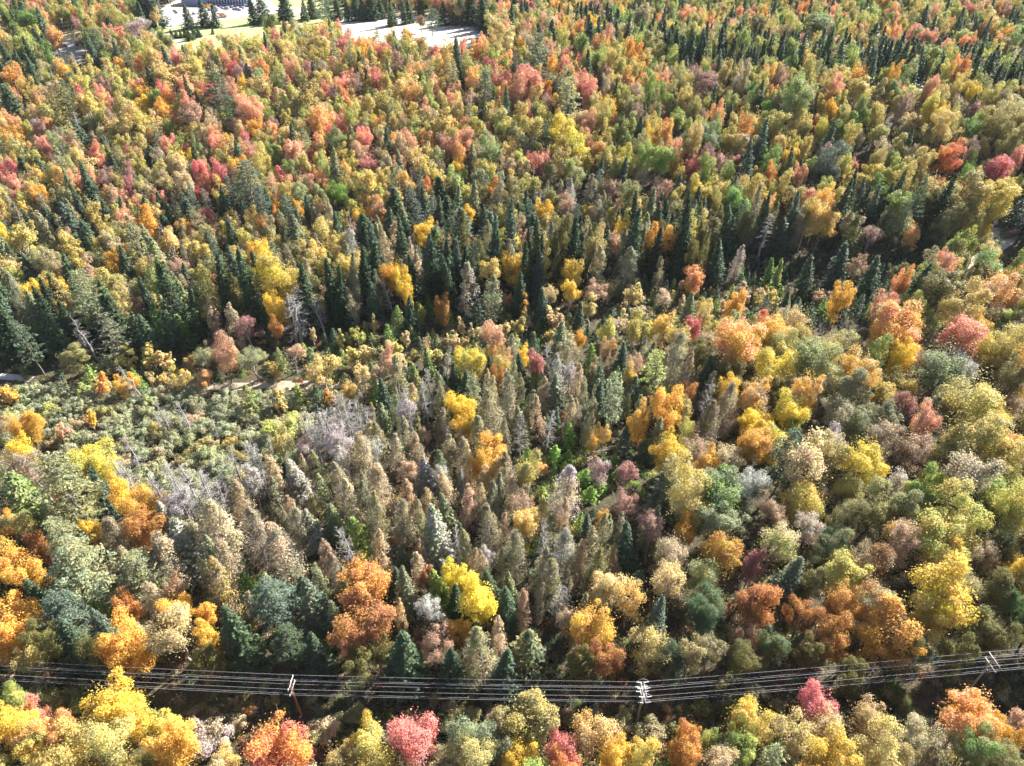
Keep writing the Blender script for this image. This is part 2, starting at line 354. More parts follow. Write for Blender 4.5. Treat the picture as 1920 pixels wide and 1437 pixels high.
# ------------------------------------------------------------------ the trees one can pick out: kind colour (darkened for trees in shade) x y width, read off nine enlarged panes (2.994 x) of the photo
PANES = {
'G': (0, 957, """m gol/org 80 300 260;m gol/org 80 600 300;p ggr 430 330 330*.85;p blg 350 600 260*.8;t yol 120 70 200;s ggr 340 90 170;m yel 510 110 110;f grn 270 40 100;p ggr 780 330 230*.8;c brn 930 300 190;c tan 850 500 150;m dor 715 520 130;f grn 600 590 170;m org/gol 730 740 260;
t gtn 990 680 270;m gol 1010 560 190;m gol 1150 580 120;m gol 1190 690 130;m dor 790 80 220;s ggr/gry 960 60 150;s ggr/gry 1050 210 190;c tan 1230 90 230;c tan/brn 1290 290 190;c brn 1440 130 220;c brn/tan 1600 230 230;c brn 1690 90 150;s ggr/gry 1760 90 130;c yol/brn 1240 440 200;f grn 1390 430 150;p blg 1540 500 240*.75;s blg/ggr 1770 510 210;f bgr 1810 760 90;
s dgr 430 760 200;s dgr 1340 720 220;p dgr 1620 760 200*.7;l dol 540 830 170;l dol 220 700 200;l dol 1150 820 180;s dgr 1760 800 150;c brn 1120 160 150;c brn 640 180 160;l oli 170 850 180;
l ygr 70 1060 170;h oli 330 1060 250;h oli/ygr 470 1080 190;m yel/gol2 640 1130 300;m yel 800 1180 180;m yel/ygr 910 1200 150;m gol/yel 100 1190 220;m sal 210 1170 140;m org/sal 350 1230 160;l yol 400 1350 300;l yol/oli 640 1300 260;m gol 980 1310 280;h tan/gry 1200 1250 230;h pkt 1080 1230 150;m org/red 1540 1310 320;h oli 1790 1270 230;h oli 1870 1190 120;f blg 1790 1120 70;m gol/tan 1220 1390 190;m org 480 1410 150;l ygr/gol 130 1330 200;l dol 820 1400 160;h tan 1330 1200 130;h rst 1400 1120 70;h rst 460 1370 90;h ggr 1720 1400 130;h rst 230 950 90;m sal/gol 200 1290 170"""),
'H': (640, 957, """m rst/org 120 400 300;m rst/dor 130 630 290;m sal/rst 60 750 170;s ggr 350 440 150*1.2;s grn 550 420 115;s gry/ggr 550 130 190;m yel 660 350 150;m yel 740 520 250;m org/gol 660 670 120;t pkt 510 740 190;c oli/brn 790 800 240;f dgr/oli 1040 780 250;s dgr 930 540 150;s dgr 850 440 120;c brn 850 120 170;c brn 970 240 150;c brn/gry 1230 250 180;c tan 1330 300 120;c oli 1430 320 150;c brn 1190 420 160;h yel/ygr 1030 210 90;f grn 1100 210 90;
m gol/dor 1400 640 260;m gtn 1460 440 200;t gtn/gol 1620 470 240;t gtn 1730 740 240;t gtn 1800 410 240;t tan 1245 600 130;m rst 1500 830 170;l dgr 1860 830 170;s blg 1380 110 90;s ggr 1490 110 90;c brn 1580 130 100;s ggr/oli 1740 90 130;l rst 470 390 100;h dor 300 170 70;c tan 430 340 130;f grn 90 150 180;d gry 60 190 120;l dol 90 900 150;s dgr 330 830 220;s dgr 620 870 160;m gtn/gol 1050 60 150;m gol 1440 40 70;h bgr 760 880 100;c brn 700 210 140;
d gry 660 200 90;c brn 1120 330 150;s dgr 900 900 160;l dol 1330 860 150;l dol 200 800 150;c brn 200 60 160;c brn/tan 330 60 150;
h oli 80 1170 160;m yel 150 1270 190;m pnk/red 440 1280 320;h oli 700 1180 170;h oli 660 1150 130;l ggr 780 1260 230;l yol/oli 1050 1230 300;l oli 720 1390 240;m gol/yel 1000 1390 190;m red/pnk 1225 1320 210;m org/red 1240 1420 200;h ggr/gry 210 1320 150;l yol 140 1410 280;t gtn/gol 1420 1290 250;m gol 1520 1370 200;h tan/oli 1740 1270 220;l ygr/gol 1690 1420 180;m dor/org 1890 1390 170;h oli 860 1130 120;h tan 1550 1250 130;h pgr 590 1210 100;h rst 100 1160 80;h oli 1330 1190 130;h ggr 900 1330 160;l oli 560 1420 160;h dol 1180 1130 120;h oli 1600 1180 130;h brn 1430 1170 120"""),
'I': (1280, 957, """l ggr 200 60 240;m org/gol 30 120 150;m gol/dor 210 210 240;s blg/ggr 590 370 190;t ygr/tan 500 190 250;l ygr/pgr 120 320 210;m mve/pnk 390 310 150;t pkt 520 30 160;m rst/dor 400 530 240;t rst/tan 340 690 160;m dor 880 520 220;m rst 660 600 180;m dor 830 720 230;t dor/brn 1080 310 250;t brn/dor 1110 560 260;m gol/dor 1180 690 270;m gol/tan 1210 110 150;l yol 1450 140 310;m gol/yol 1460 270 210;m yel/gol2 1470 490 380;l yol/gol 1390 620 250;t pkt/tan 1690 240 190;
l dgr/dol 1790 170 230;l dol 1760 400 250;l dgr/grn 1870 540 190;l dol/oli 1680 620 180;m gol2 1850 290 100;t gry/tan 690 90 180;l dgr/oli 830 250 170;l dgr 850 150 160;l oli 930 60 170;l dgr/dol 130 500 230;l dgr 100 640 200;l oli 40 830 150;t oli/brn 160 790 140;l dgr/dol 500 770 190;l dol 330 830 180;l oli/dol 720 400 170;l dol 960 890 160;l dol 1330 800 180;l dol 1520 780 170;l dol 1750 680 180;l dol 700 800 150;
m org 50 1300 170;m rst/org 40 1400 170;l ygr/gol 340 1150 250;l grn/ygr 310 1330 210;t tan 200 1410 220;m red/pnk 740 1110 230*.85;t gtn/yol 610 1260 250;t gtn/tan 830 1210 240;l yol/tan 1010 1160 230;l yol 1090 1390 260;t tan/oli 1290 1280 230;t tan/oli 1420 1340 230;l yol/gol 860 1410 240;p pgr 540 1420 150;m sal/org 1640 1120 320;m org/gol 1680 1220 180;t pkt 1860 1200 150;l oli/grn 1640 1350 240;m org 1850 1310 130;l oli/dol 1800 1410 220;t yol/tan 1200 1400 200;h oli 540 1120 120;h dol 90 1120 140;h dol 1200 1050 160;h dol 950 1000 140;h brn 400 1000 120;l ygr 130 1270 120;t tan 430 1260 140"""),
'D': (0, 480, """s ggr 90 150 150;m gol 180 190 95*1.15;p ggr 450 230 210;b oli 370 250 140;b yol 620 140 150;b gtn 690 235 100;b oli 850 250 100;s ggr 200 330 130;s grn 930 180 150;b yol 430 60 120;b pkt 500 80 100;l pgr 870 130 120;t pkt 1000 60 110;s dgr 1330 110 150;m rst 1215 140 85;m yel/yol 1530 110 260;t oli/tan 1660 180 120;m gol 1550 290 140;d gry 1660 330 150;d gry 1800 310 75;f dgr 1120 250 130;f grn 900 380 160;c tan 1190 380 120;c brn 1320 390 120;p ggr 640 430 150;f dgr 960 420 160;d gry 480 440 90;f grn 1370 310 75;f dgr 1110 380 110;l dol 1440 150 130;h mve 1450 420 120;m org 1530 410 85;h red/rst 620 500 90;
l oli 410 570 160*.6;h gol 355 575 60;l oli/ggr 590 580 130*.6;l yol 700 560 120*.6;l yol 850 550 120*.6;l yol 920 570 100*.6;l org/oli 1060 580 80*.6;t ggr/oli 1150 570 140*.6;l oli 1250 570 100*.6;f grn 1310 550 90;t ggr/oli 1420 590 190*.55;f grn 1570 580 90;t pkt 1640 560 150*.6;
f grn 510 690 100;m org 590 720 100*.7;m gol/org 710 710 115*.7;f grn 770 700 90;b gtn 855 690 75*.7;m gtn 920 690 65*.7;b gtn 1020 680 105*.7;m org/tan 1130 690 115*.7;
f grn/oli 1400 820 130;b gtn 1580 800 100*.7;f grn 1690 790 110;f dgr 1790 800 95;m org 1850 790 60*.7;b org 500 920 55*.8;m sal 345 985 75*.7;m gol 30 780 90*.7;t pkt 30 940 120*.8;m yel 110 1090 150;t tan 170 1170 220;m yel/ygr 520 1150 240;p ggr 390 1310 300;f grn 100 1360 250;m gol/org 770 1360 190;t tan 900 1350 110;
d gry 990 1300 130;d gry 1090 1290 140;d gry 1160 1330 120;d gry 680 1220 100;d gry 1430 1190 120;d gry 1250 1290 90;d gry 1830 960 150;d gry 1750 1000 100;d gry 1900 900 110;c tan 1560 1220 120;c tan 1340 1370 150;c brn 1540 1370 130;s gry/ggr 1680 1280 150;h pgr 1580 1010 220;h yol 1290 1050 120;d gry 1780 1070 100;d gry 640 1140 70;
b yol 60 60 120;s dgr 300 430 130;s dgr 60 420 150;f dgr 760 400 130;s dgr 1250 240 110;p blg 1560 40 110;b yol 250 150 110;s ggr 1030 250 110;s dgr 1480 330 100;f dgr 1240 330 90;f grn 1030 420 120;s dgr 830 450 120;b oli 240 60 120;s blg 560 330 110;s dgr 380 380 110;p dgr 150 480 140;b pkt 900 60 100;s dgr 700 60 100;s dgr 1060 150 90;t mve 1390 400 110"""),
'E': (640, 480, """m yel/gtn 40 60 130;m org/gol 270 110 130;d gry 280 220 75;s dgr 150 80 130;c tan 420 110 140;c gry/brn 700 190 130*1.1;c brn/ggr 840 230 130;m yel 950 70 150;m yel/yol 1280 80 140;b gol 1280 200 100;s grn 390 210 55;f grn 490 270 65;m dor 575 290 95;s blg 1090 120 120;c brn 1590 90 170;c brn 1450 70 130;c brn/dol 1780 110 90;l rst 720 20 120;t tan 1170 210 100;
h pkt 190 390 75;f oli/grn 310 370 110;f grn 420 340 100;b gtn 780 430 80*.6;b tan 850 410 80*.6;b gtn 930 400 80*.6;b yol 1020 390 80*.6;b gtn 1190 330 110*.6;b gtn 1400 290 110*.7;t pkt 1440 190 150*.8;b yol 1500 170 110*.7;b gtn 1620 200 110*.7;b tan 1690 300 110*.6;b tan 1560 380 110*.6;t tan 1830 240 120*.7;m gol 1810 380 130;m yel 1745 390 75*.7;m org 1030 265 60*.7;m sal 940 220 60*.7;
s ggr 1220 500 130;s grn 490 610 65;s grn 640 650 75;m yel/ygr 735 590 165;m gol/tan 840 560 65;m org/tan 890 560 95;m dor 885 680 85;c brn 950 540 95;m yel 1035 560 70;m pnk/mve 1095 610 115;f bgr/grn 1400 570 110;s blg 1570 590 85;t pkt 1650 600 125;p pgr 1760 640 150;c brn 1860 560 150;m org/tan 1490 520 85;m gol 1330 460 75;
c brn 940 800 130;c brn 1070 860 105;c brn/gry 1220 680 130;c tan 1330 720 105;c brn/oli 840 900 170;c brn 1150 780 110;c brn 320 690 130;d gry 500 760 100;s ggr 1200 770 120;p ggr 1530 800 145*1.2;m yel 680 850 160;m gol/yel 690 940 130;m org/gol 840 1090 210;m gtn 820 1230 130;d gry 390 850 95;d gry 480 820 80;d gry 90 930 110;d gry 30 890 110;d gry 1000 1010 90;d gry 1150 960 95;s gry/ggr 480 1230 120;d gry 690 1280 80;
m gol/org 1830 850 200;m org/gol 1680 920 150;m gol/yel 1880 1100 200;m gol 1410 1030 75;m gol 1470 1000 70;h org 1250 890 60;h sal 1115 1190 100;f bgr 1050 1130 90*.7;f bgr 1200 1110 90*.7;f bgr 1280 1010 90;f bgr 1370 1230 110*.6;f bgr 1560 1220 90*.6;f bgr 1640 1190 70*.7;f bgr 1400 1330 90*.6;f grn 1130 1330 80*.6;f grn 1030 1210 90*.6;f bgr 1280 1120 80*.6;f bgr 1460 1290 90*.5;s blg/ggr 1830 1300 190;
c tan 100 1150 160;c tan 220 1290 180;c tan 370 1370 120;c tan 600 1110 110;c brn 560 1200 110;c tan/brn 930 1200 120;c tan 970 1370 110;c tan/gry 1240 1330 170;t pkt 1020 1390 140;c brn 210 1000 110;c brn 350 1010 110;c tan/brn 680 1130 110;c brn 560 980 110;c tan 150 1040 100;s ggr 560 900 110;s dgr 250 800 110;f dgr 350 640 100;f grn 190 760 110;m gol/tan 40 740 100;b gtn 120 680 100*.8;b gtn 300 600 130*.7;b tan 210 650 110*.7;l yol 40 560 110*.6;l gtn 130 530 100*.6;l oli 210 530 90*.6;l yol 300 500 100*.6;l ygr 90 430 80*.6;f grn 270 460 90;l yol 500 540 100*.6;l oli 560 560 80*.6;f grn 620 500 80;b gtn 620 440 90*.6;s grn 430 690 80;s dgr 690 740 110;p pgr 740 760 110;s ggr 1010 950 110;f grn 1100 700 100;c brn 760 1010 120;c brn 430 1120 120;c brn/tan 300 1120 130;c tan 480 1400 110;c tan 720 1400 130;c brn 850 1400 120;f grn 340 1120 90;c tan 0 1300 150;c tan 60 1390 140;c tan 620 1320 130;
s dgr 60 170 110;s dgr 330 30 110;s dgr 180 260 100;s blg 540 60 120;s dgr 600 130 110;s dgr 1000 200 110;f dgr 760 320 100;c brn 60 280 90;s dgr 380 330 90;s dgr 1330 350 90;s dgr 1140 290 90;f dgr 1080 520 100;s dgr 820 660 90;s dgr 560 720 90;f dgr 1440 700 120;s dgr 1010 640 90;f dgr 1640 760 120;s dgr 1430 820 110;f dgr 1590 1040 120;f dgr 1690 1100 110;m gtn 1620 690 90;b oli 1250 430 90*.7"""),
'F': (1280, 480, """m org/sal 60 110 120;f grn 190 90 60;f grn 320 90 60;s grn 490 110 80;s grn 530 100 60;t tan 340 200 85*.6;t tan 430 200 75*.6;b gtn 500 210 75*.6;b tan 590 200 85*.7;t tan 770 220 85*.6;t pkt 850 240 120*.5;b gtn 930 230 120*.5;b gtn 230 280 75*.6;b gtn 310 300 75*.6;b yol 140 280 65*.8;f dgr 640 320 120;f dgr 720 330 90;f blg 900 300 90;f blg 990 280 85;f blg 460 300 100;s dgr 560 300 90;s dgr 200 30 110;c gry/brn 300 30 90;f grn 570 290 80;f grn 800 300 80;
m pnk/red 50 380 95*1.1;m gol/sal 310 480 290;m gol 500 400 180;m red/org 450 370 90;l oli/ygr 560 480 170;r gry 780 410 170;r gry 930 410 190;m sal/gol 1220 400 250;m gol 1110 440 150;m pnk/sal 1550 460 270;l dol 1430 230 200;d gry 1440 230 120*1.3;l oli 1430 150 170;m org/tan 1740 190 230;l ygr/dol 1850 340 160;l yol 1840 530 250;l grn 1700 60 170;l ygr 1520 50 130;
l pgr/oli 760 570 290;m yel/ygr 520 640 210;t ygr/tan 900 500 150;m yel 1200 550 160;l ggr/pgr 1500 600 280;m sal 1320 590 110;m gol 250 730 160;m gol/tan 390 780 190;m yel/gol 400 920 170;m gol/dor 380 1050 200;d gry 110 800 110;c brn 240 850 150;c brn/dol 130 960 160;m org 20 780 110;m yel/grn 630 890 200;t ygr/tan 800 700 210;l ggr/oli 950 760 220;t tan/pgr 860 860 210;l ggr 970 920 160;l oli/yol 1600 750 330;l yol/ygr 1690 960 350;l oli/yol 1650 1090 280;t mve/rst 1250 840 150;l ggr 1150 920 170;l yol 1130 790 140;m gol 1350 960 100;l ggr/oli 1450 870 150;t pkt/tan 1840 830 170;t gry/brn 1880 720 110;
m yel 1040 1130 250;l oli/yol 970 1260 180;p dgr/blg 580 1110 200;t gry 830 1060 200*.9;t tan 1290 1070 220;t tan/gtn 680 1190 340;l gol2/yol 700 1330 220;t tan/brn 1580 1260 340;t gry/tan 1210 1270 150;l oli 1060 1370 200;l ggr 1240 1400 180;l grn/ggr 250 1350 290;m gol/dor 130 1190 150;l yol 1810 1170 200;l yol/oli 1380 1240 130;l yol 1860 1310 150;m org/tan 1800 1050 150;l grn 1890 1400 120;d gry 390 1220 70;l oli 380 400 120;l oli 1000 640 140;t brn 1010 560 90;t brn 580 740 130;l dol 100 560 130;l dol 230 620 160;s dgr 160 680 120;c brn 140 750 110;l dol 1700 330 170;s dgr 1640 360 120;l dgr 1800 440 130;s dgr 880 60 120;s dgr 700 120 110;s dgr 1060 120 120;t rst 980 50 130;l dol 1220 110 130;l oli 1580 560 120;t brn/oli 1050 870 120;l dol 520 780 130;l dol 1200 700 140;l yol 1270 720 150;l oli 1480 1120 150"""),
'A': (0, 0, """l grn 150 110 190;l grn/ygr 130 240 150;m sal/gol 290 190 110;l ygr/grn 170 280 110;s dgr 220 250 90;l oli 620 90 130;m sal 560 50 80;t mve/gry 780 170 130;l grn 925 220 95;l yol 510 120 130;s dgr 850 30 110;m red 1290 395 100;m sal 1355 340 80;m pnk/mve 1720 410 110;m pnk 975 300 55;m red/pnk 1510 530 85;m red/rst 1120 560 65;m sal 1060 590 110;m sal/org 770 510 90;m pnk 670 580 100;m sal 1400 620 160;t pkt 1100 660 150;m sal 1220 770 110;m red/rst 605 720 60;m org 875 770 80;m red/pnk 1060 850 70;m sal 240 810 90;m org/gol 60 780 120;m pnk/red 50 950 100;m pnk/red 1250 980 130;m red 1770 890 65;m sal/tan 1640 860 150;m pnk/sal 1720 1010 110;m pnk/mve 710 1050 90;m red 1140 1100 70;m sal 770 1140 80;m pnk 890 1120 70;m pnk 1165 1220 90;m org/red 1560 1210 60;m org/gol 230 1110 110;m sal 700 1230 120;m org/gol 830 1240 130;m org 60 440 140;m sal/gol 1780 670 150;m pnk 1900 680 60;m org 680 370 75;m gol 800 600 90;m gol/org 940 620 110;t mve 590 490 90;m org 1550 1140 75;m yel/gol 1430 1410 150;m gol 1430 1230 90;
p dgr/blg 1220 530 170;p dgr 1280 640 110;p blg/ggr 1400 1050 180;s gry/blg 1410 430 80;l bgr 1860 1060 120;l grn 1520 130 90;p dol 400 620 130;s ggr 1650 1320 140;s dgr 420 1250 150;s dgr 500 1330 120;s dgr 150 970 100;s dgr 950 1280 90;s dgr 1040 1210 120;s dgr 80 590 140;l dgr/grn 1870 800 120;l grn/oli 1630 980 100;l pgr 790 1030 80;p ggr 760 1350 130;l pgr 1700 1110 100;l ygr 660 500 95;s dgr 590 850 80;s dgr 280 1240 90;b yol/gtn 950 450 230;b yol 1090 400 150;b yol 1400 250 130;b yol/gtn 1750 240 170;b yol 1620 250 130;b yol 1290 230 140;b yol 500 610 130;b yol 300 620 130;b yol 700 680 160;b yol 820 700 130;b yol 1110 760 90;b yol 680 830 90;b gtn 480 930 110;b yol 330 980 90;b oli/yol 1000 1040 120;b yol 1150 950 90;b yol 1600 740 110;b yol 1730 560 140;b gtn 1640 590 110;b yol 1830 470 100;b yol 1470 480 130;b yol 1800 320 130;b oli 380 1120 100;b yol 430 1090 90;b yol 580 1270 110;b gtn 950 1370 130;b yol 120 1360 150;b yol 380 1380 120;s dgr 250 960 90;s dgr 640 940 90;s dgr 850 890 80;s dgr 450 770 90;p dgr 400 560 110;s dgr 560 1180 80;d gry 420 720 80;d gry 1420 830 60;d gry 280 680 60;d gry 300 470 60;t mve/gry 200 730 90;t mve 1530 720 90;t pkt 1310 720 90;b yol 1470 860 90;b gol 1830 700 80;s dgr 1530 480 60;b yol 650 1330 90"""),
'B': (640, 0, """m red 240 305 95;m red/pnk 215 460 95;m red/pnk 540 325 85;m pnk/red 895 460 105;m pnk/sal 1050 440 150;m red/rst 1465 305 60;m sal/org 960 120 60;m org 380 215 85;m pnk/mve 150 930 130;m sal/pkt 380 800 110;m sal 490 790 80;m pkt/pnk 600 820 115;m sal/pnk 1130 890 140;m org/red 480 1060 85;m red 1165 555 55;m rst/org 1450 570 65;m sal/red 1780 620 90;m org/red 1790 730 95;m rst/mve 1430 50 100;m sal 1240 370 90;m pnk 950 290 55;m sal 30 440 85;m red 8 660 50;m sal/org 40 540 80;m org/tan 210 1180 110;m org 1290 205 35;m sal 1440 210 55;m gol 650 930 85;m sal/pnk 325 935 80;
l grn 345 335 85;l ygr 385 255 110;p dgr/ggr 1110 310 135;p blg/dgr 810 520 110;p ggr/pgr 1270 550 140;l pgr/grn 820 850 150;l ygr/oli 1600 710 125;l ygr/bgr 1820 880 180;l pgr 880 1010 100;l bgr 15 1080 100;l pgr/ygr 1310 950 130;l pgr 1530 970 95;p dgr 1140 770 90;p ggr 710 370 70;s dgr 545 880 60;l grn 1880 680 110;s dgr 560 1080 95;s dgr 300 1160 120;c dol 1160 1010 170;d gry 1110 1170 75;d gry 1160 1130 55;c gry 1290 1100 80;s blg 1100 1300 110;s blg 690 1270 120;s blg/ggr 820 1290 130;f grn/dgr 510 1390 140;m yel 960 1360 140;m gol/yel 480 1310 135;s grn 395 1260 45;m rst/tan 1500 1350 145;m org/gol 1790 1340 150;c brn 1190 1300 110;f grn 1360 1310 60;l rst/dor 720 1390 115;c tan 1600 1390 100;l pgr 640 1000 115;m yel 1230 740 140;l ygr/yel 1330 830 140;b yol 400 470 150;b yol 230 560 130;b yol/oli 880 640 150;b yol 760 740 110;b yol 560 680 140;b gtn 500 690 100;m gol 400 620 70;b yol 140 690 90;b yol 420 930 120;b yol 140 1050 150;b gtn 130 1130 90;b yol 1060 740 150;b yol/ygr 1150 650 120;b gtn 960 850 110;l oli 1180 1120 130;b yol 1520 490 90;b ygr 1600 360 90;b yol 620 270 110;b yol 540 470 100;b gtn 1310 660 110;m sal/gtn 1380 680 110;m org/gtn 1440 850 100;b ygr/yol 1040 1030 130;b yol 1480 900 110;l yol 920 200 150;p dgr 970 380 70;s dgr 1220 470 40;s dgr 1545 700 30;s dgr 710 610 35;s dgr 525 770 35;s grn 1510 200 45;s grn 1550 200 60;s grn 1600 190 50;s dgr 1380 210 90;s dgr 1170 200 90;s dgr 1100 210 80;l yol 1850 170 110;l oli 1750 240 140;m yel/ygr 1570 90 60;l tan/oli 1700 80 120;t pkt 1480 120 110;m gtn/org 1260 60 90;s dgr 800 70 80;c brn 880 1100 110;c brn 1420 1090 110;t mve/tan 1510 1050 130;l oli/dol 1600 1130 150;l oli 980 1140 130;c brn 1420 1200 90;s dgr 1000 1230 90;s dgr 330 1350 100;c tan 280 1380 130;s dgr 600 1180 90;s dgr 1290 1320 80;c brn 1400 1390 100;t brn 1700 1300 110;s dgr 1680 1390 100;c gry/brn 60 1380 110;s dgr 140 1290 120;l oli 780 1080 100;b yol 700 1080 100;l oli 1880 1180 110;l yol 1880 1110 80;t mve/tan 1690 1000 110"""),
'C': (1280, 0, """l grn/pgr 780 130 190;l pgr/bgr 690 540 200*1.2;l ggr/grn 150 760 170;l bgr/grn 510 920 120;l dgr/blg 840 930 170;l ygr 890 740 120;l bgr/grn 970 720 120;l grn 1110 1070 130;l grn/oli 1340 1120 90;l bgr/grn 290 1130 170;l grn 1180 1180 150;m red/pnk 60 930 120;m mve/pnk 285 900 95;m rst/org 910 650 95;m red/rst 740 720 80;m org/rst 510 540 90;t mve/pkt 150 480 170;m org/gol 1000 430 130;m org/sal 1180 90 100;m gol 1150 180 80;m rst/red 1620 60 90;m pnk/sal 1290 190 90;m org/red 1510 880 160;m red/pnk 1750 950 160;t rst/mve 1660 620 130;m sal 270 160 80;m red/rst 510 270 45;m sal/org 30 90 90;m pnk 960 940 55;m org 310 590 55;l yol/gol 1740 1130 200;l yol/oli 1560 1080 230;m gol 790 1240 180;b yol 990 530 180;m yel/yol 100 1080 150;l yol 200 1070 140;l yol 370 1080 140;d gry 450 1310 120;c dol 160 1340 200;s dgr 250 1310 110;l yol 640 680 130;l yol 530 720 130;l yol 400 690 140;l tan/yol 330 800 140;l yol 300 690 100;l ygr 1100 760 110;l oli 1250 730 120;l yol 1450 730 170;l yol/oli 1800 680 200;l yol/oli 1830 800 170;l oli 1200 830 120;t tan 1110 850 120;l yol 1280 920 150;l yol 1250 1020 150;m yel/yol 1050 980 110;l yol 900 1090 130;t tan 730 1080 120;l oli 1350 760 110;t pkt 1090 620 120;l yol 1090 620 90;l ygr/yol 1260 570 110;l oli 1450 560 130;l ygr 1620 500 100;l ygr 1800 540 110;l grn 1240 430 110;l ygr 690 410 90;l ygr 500 370 110;l oli 780 430 90;l yol 900 410 90;s dgr 880 460 60;l ygr 50 190 100*1.2;l ygr/grn 320 230 110*1.2;l grn 60 240 90;l ygr 620 160 110;m tan/gtn 560 190 90;l oli 420 130 90;l ygr 1070 90 100;l ygr 1460 120 110;s dgr 580 590 40;l ygr 1560 210 90;m gol 1410 330 60;m gol 1030 290 50;m sal/rst 1380 210 90;m red/rst 490 220 55;l yol 1720 130 110;l bgr 1880 200 110;m sal/org 1700 170 80;s dgr 600 260 50;s dgr 690 280 50;s dgr 790 290 50;s dgr 440 270 60;s dgr 1060 210 90;s dgr 1300 280 60;s grn 1370 270 60;s dgr 940 280 60;s dgr 1120 310 60;s dgr 1250 320 60;s dgr 1460 260 60;s dgr 1520 300 60;s grn 1680 250 60;s dgr 870 330 70;s dgr 650 330 60;s dgr 1010 350 70;s dgr 1330 340 70;s dgr 1600 310 60;s dgr 1760 300 60;s dgr 1820 330 60;s dgr 560 1000 50*1.3;s dgr 700 900 40*1.4;s dgr 650 960 40*1.4;s dgr 970 1010 40;s dgr 940 900 40;f grn 1850 1130 110;f dgr 1880 1210 110;l ygr 1880 1060 80;h mve 1850 1310 70;l oli 1740 1390 110;s dgr 560 1310 110;s dgr 610 1230 90;c dol 80 1250 120;c dol 950 1330 140;t mve/brn 1060 1330 120;l ggr/oli 1210 1240 140;m gol/sal 1290 1310 90;l oli 960 1240 130;s dgr 1420 1280 90;l oli/dol 1500 1250 140;m yel/gol 1690 1270 80;l oli 1620 1170 130;l yol 1400 1040 140;b yol 620 1120 120;l ygr 790 1080 110;f grn 1440 1400 90;f grn 1540 1410 80;l ygr 1650 1400 90;c brn 260 1240 90"""),
}
PANES['Z'] = (0, 0, """s dgr/blg 352 31 21*.8;s dgr 381 24 18*1.0;s dgr/blg 401 30 14;s dgr 473 18 17*1.1;s dgr 492 12 21*1.1;s dgr 530 10 30*.8;s dgr 569 20 13;s dgr 584 12 24*.7;p dgr 602 14 32*.8;s dgr 614 18 15;s dgr 633 15 15;s dgr 652 20 13;s dgr 668 8 22;s dgr 682 18 14;s dgr 697 10 20;s dgr 714 14 14;s dgr 730 20 15*1.3;s dgr 738 27 12;s dgr 757 23 15;s dgr 767 22 14;p dgr 808 34 28*.7;m rst/dgr 788 35 20*.8;s dgr 828 25 15;s dgr 850 15 22;s dgr 862 20 20;m rst/oli 850 14 20;b gtn 862 18 18;s dgr 876 36 12*.6;s dgr 884 12 26;s dgr 905 16 26;b gtn 920 12 18;s dgr 935 14 22;s dgr 950 20 20;s dgr 965 22 20;t mve 945 8 24;s dgr 985 30 22;s dgr 1000 20 22;l dgr 500 44 26*.8;s dgr 322 62 8*.5;s dgr 330 64 7*.5;s dgr 338 64 8*.5;s dgr 347 62 9*.5;s dgr 355 66 12*.5;s dgr 363 62 11*.5;s dgr 372 61 10*.5;s dgr 398 58 6*.5;l pgr 302 72 22;l pgr 318 75 18;r gry 255 55 46;s dgr 268 20 34*.7;b gtn 290 30 18;h dgr 328 21 9;h sal 389 10 18*.5;h rst 417 27 22*.5;l oli 225 40 34;l yol 175 38 34;p dgr 180 80 36*.8;l tan/brn 150 65 26;h grn 365 60 14;d gry 300 925 44;d gry 330 915 40;d gry 352 938 46;d gry 392 928 44;d gry 415 940 40;d gry 440 880 38;d gry 470 870 44;d gry 490 885 36;d gry 585 815 50;d gry 605 800 44;d gry 630 812 40;d gry 655 790 40;d gry 690 800 36;d gry 765 760 30;d gry 790 745 30;d gry 640 850 36;d gry 690 860 34;d gry 250 900 36;d gry 180 870 30;d gry 1020 380 20;d gry 1010 392 24;d gry 1070 372 20;d gry 560 580 44;d gry 545 595 34;t gry 620 830 60;t gry 470 905 50;t gry 340 950 60;t gry 700 840 50;t gry/mve 570 840 55;t gry 760 780 40;c tan/gry 640 880 50;c tan/gry 560 900 50;t mve/gry 1130 880 50;t mve 1170 890 44""", 1.0)

